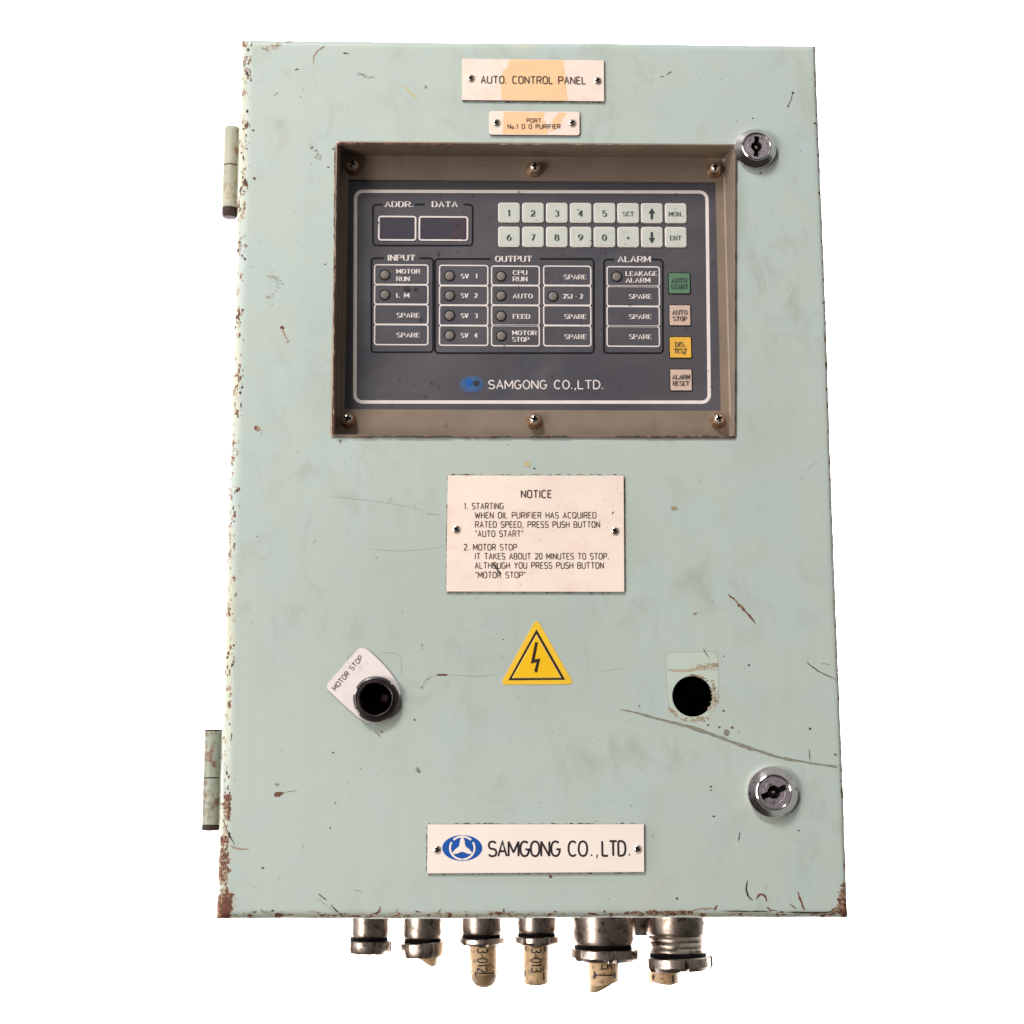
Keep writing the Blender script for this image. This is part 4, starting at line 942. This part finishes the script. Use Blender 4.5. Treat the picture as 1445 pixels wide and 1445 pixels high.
# ------------------------------------------------------------ cable glands
YG = .075; KG = (1.0732+YG)/1.0732; G1 = PXM*KG
def gland(xc, w_body, y_body, w_nut, y_ring, y_nut, label, threads=0, tilt=0, lug=0.0, seed=0):
    y_nut += 3; y_ring -= 1; R = w_body/2*G1; Rn = w_nut/2*G1*1.03; zt = .0035
    zb = P(xc, y_body, YG)[1]; zr = P(xc, y_ring, YG)[1]; zn = P(xc, y_nut, YG)[1]; cxw = P(xc, y_body, YG)[0]
    hb = zt-zb; g = MB()
    prof = [(R, 0), (R*1.0, hb*.45), (R*.985, hb*.5), (R*.99, hb*.88), (R*.95, hb)]
    h2 = zt-zr
    if threads:
        prof = [(R, 0), (R, hb*.6), (R*.97, hb*.66)]
        for k in range(threads):
            t = hb*.70+(h2-hb*.70)*k/threads; dd = (h2-hb*.70)/threads
            prof += [(R*.90, t), (R*.93, t+dd*.35), (R*.93, t+dd*.65), (R*.885, t+dd*.9)]
    prof += [(R*.84, h2)]
    g.lathe(prof, (cxw, YG, zt), 'nickel', 'z', 56); o = part(g, 'cable_gland', smooth=28, label=label)
    g = MB(); hr = .0019
    g.lathe([(R*.84, -.0006), (R*.88, -.0002), (R*.88, hr+.0006), (R*.7, hr+.0008)], (cxw, YG, zr), 'gap_dark', 'z', 48); child(g, 'shadow_gap_ring', o, smooth=40)  # black ring painted as the shadowed gap between body and nut
    g = MB(); hn = zr-zn-hr; rot = seed
    def rf(r, a, i):
        t = (a*6/(2*math.pi)+rot) % 1
        return r*(1.0 if t > .16 else .84)*(1+.01*math.sin(5*a+seed))
    tl = Matrix.Rotation(tilt, 3, 'Y')
    g.lathe([(Rn*.80, 0), (Rn*.97, .0001), (Rn, .0007), (Rn*1.0, hn*.7), (Rn*.93, hn), (Rn*.55, hn), (Rn*.5, hn*.3)], (cxw, YG, zr-hr), 'nickel', 'z', 96, rf=rf, tilt=tl)
    g.lathe([(Rn*.5, hn*.5), (.0001, hn*.5)], (cxw, YG, zr-hr), 'gap_dark', 'z', 32)
    child(g, 'gland_nut', o, smooth=28)
    if seed > 3:
        g = MB(); g.box(cxw-R*.1, YG-Rn*1.02, zr-hr-hn*.9, cxw-R*.1+.0035, YG-Rn*.9, zr-hr-.0006, 'nickel'); child(g, 'nut_lug', o)
    return cxw, zr-hr-hn
gl = [gland(521, 57.5, 1320, 60, 1324, 1342, 'short empty gland at the left end of the row', seed=.3, tilt=.03),
      gland(596.5, 56.5, 1322, 61, 1326, 1347, 'gland with a short cable stub, second from the left', seed=1.2, tilt=-.05),
      gland(679, 59, 1316, 60, 1320, 1330, 'gland around the cable sleeve marked 03-012', seed=2.35),
      gland(757, 57, 1314, 60, 1318, 1329, 'gland around the cable sleeve marked 03-013', seed=3.1),
      gland(851, 88, 1331, 92, 1335, 1352, 'large gland with smooth body', seed=4.4, tilt=.02),
      gland(956.5, 86, 1338, 92, 1346, 1365, 'large threaded gland at the right end of the row', 3, seed=5.5, tilt=-.03)]
g = MB(); a = P(885, 1300, YG+.02); c = P(912, 1319, YG+.02); g.box(a[0], YG+.01, c[1], c[0], YG+.03, .0035, 'nickel'); part(g, 'earth_lug', label='small dark metal lug between the two large glands')

# ------------------------------------------------------------ cables: cut stubs held by the glands
def cable(xc, wpx, y_end, label, txt=None, sleeve_end=None, slant=0, top=None, dash=(), txt_c=0, bend=0, txt_y=None, dome=.35):
    YC = YG-.0005
    cx = P(xc, y_end, YG)[0]; zt = top; ze = P(xc, y_end, YG)[1]; R = wpx/2*G1
    e = empty('cable', (cx, YG, zt)); e['label'] = label; e['category'] = 'cable'; e['group'] = 'cut cables hanging from the glands'
    par = e
    g = MB(); L = zt-ze; r2 = R*.97
    def shape(prof, mat, name, off=0, sl=0):
        vs = []; fs = []; seg = 36; n = len(prof)
        for j in range(seg):
            a = 2*math.pi*j/seg
            for r, h in prof:
                hh = h+sl*r*math.cos(a)*(h/L)**3
                vs.append((r*math.cos(a)*(1+.03*math.sin(2*a+1))+bend*(h/L)**2, r*math.sin(a), -hh))
        for j in range(seg):
            k = (j+1) % seg
            for i in range(n-1): fs.append((j*n+i, k*n+i, k*n+i+1, j*n+i+1))
        g_ = MB(); g_.add(vs, fs, mat); o = g_.build(name, e, 35); return o
    sl_h = (zt-P(xc, sleeve_end, YG)[1]) if sleeve_end else None
    nn = [(r2*.9, -.006)]+[(r2*(1+.02*math.sin(k*2.3)), L*k/10) for k in range(0, 8)]
    dm = [(r2*math.cos(t), L*(1-dome*.0)-R*dome+R*dome*math.sin(t)) for t in np.linspace(0, 1.5, 7)]
    shape([p for p in nn if p[1] < L-R*dome-.0004]+dm+[(.0001, L)], 'sheath' if sleeve_end else 'sleeve', 'sheath', sl=slant)
    if sleeve_end:
        so = shape([(R*1.02, .0), (R*1.06, L*.02)]+[(R*(1.06+.02*math.sin(k*1.7+xc)), sl_h*k/6) for k in range(1, 6)]+[(R*1.05, sl_h), (R*.96, sl_h+.0001)], 'sleeve', 'marker_sleeve', sl=slant*.5)
        rad = R*1.11
        g = MB()
        def onsl(px_, py_):        # wrap a photo position onto the sleeve front
            x = P(px_, py_, YG-R)[0]-cx; z = P(px_, py_, YG-R)[1]-zt; return x, z
        if txt:
            t = MB(); n0 = P(xc+txt_c, txt_y, YG-R)
            # letters read downwards
            H_ = 10.6*G1; sx = H_*.93; pos = 0; ts = MB()
            for ch in txt:
                wd, st = FONTS['sans'][ch]
                for s_ in st:
                    s_ = [(a_[0]+(b_[0]-a_[0])*k/6, a_[1]+(b_[1]-a_[1])*k/6) for a_, b_ in zip(s_[:-1], s_[1:]) for k in range(6)]+[s_[-1]] if len(s_) < 8 else s_
                    q = [((v-.5)*H_*1.25, -(pos+u*sx)) for u, v in s_]
                    ts.strip(q, H_*.14, 0, 'ink', len(s_) > 6 and math.dist(s_[0], s_[-1]) < 1e-6)
                pos += (wd+.2)*sx
            x0, z0 = n0[0]-cx, n0[1]-zt
            vv = []
            for x, y, z in ts.v:
                X_ = x0+x; vv.append((X_, -math.sqrt(max(1e-9, rad*rad-X_*X_))-.0001+y, z0+z))
            g.add(vv, ts.f, 'ink')
        for (x1, y1, x2, y2, wd) in dash:
            q = [onsl(x1+(x2-x1)*k/6, y1+(y2-y1)*k/6) for k in range(7)]
            ts = MB(); ts.strip(q, wd*G1, 0, 'ink')
            g.add([(x, -math.sqrt(max(1e-9, rad*rad-min(x*x, rad*rad*.97)))-.0001, z) for x, y, z in ts.v], ts.f, 'ink')
        child(g, 'lettering', so)
    return e
cable(602, 30, 1361, 'very short cut cable stub just showing below the second gland', top=gl[1][1]+.006, slant=.7, dome=.5)
cable(681.5, 35, 1394, 'cable stub with tan sleeve marked 03-012', '03-012', 1374, top=gl[2][1]+.004, txt_c=-1, txt_y=1331, dash=((671, 1373.6, 696, 1373.6, 1.6), (697, 1370, 696.4, 1381, 2), (671, 1371, 671, 1377, 1.6)), bend=.0008, dome=.8)
cable(756.5, 32, 1391, 'cable stub with tan sleeve marked 03-013', '03-013', 1386, top=gl[3][1]+.004, txt_c=0, txt_y=1331, dash=((741, 1371, 741, 1379, 2), (767.5, 1372, 767.5, 1383, 2), (769, 1336, 769, 1343, 2), (742, 1336, 742, 1342, 1.6)), dome=.3)
cable(851.5, 39, 1396, 'thick cable stub with tan sleeve ending in the digit 5', '5', 1388, top=gl[4][1]+.004, txt_c=4, txt_y=1361.5, dash=((839, 1376, 868, 1376, 1.8), (839, 1371, 839, 1381, 2), (868, 1372, 868, 1381, 2.4)), slant=-.55, dome=.3)
cable(936.5, 39, 1390, 'thick cable stub with unmarked tan sleeve under the threaded gland', None, 1386, top=gl[5][1]+.004, dash=((922, 1376, 922, 1383, 2), (950, 1376, 950, 1386, 2.2), (932, 1367.5, 940, 1367.5, 1.4)), slant=.15, dome=.35)
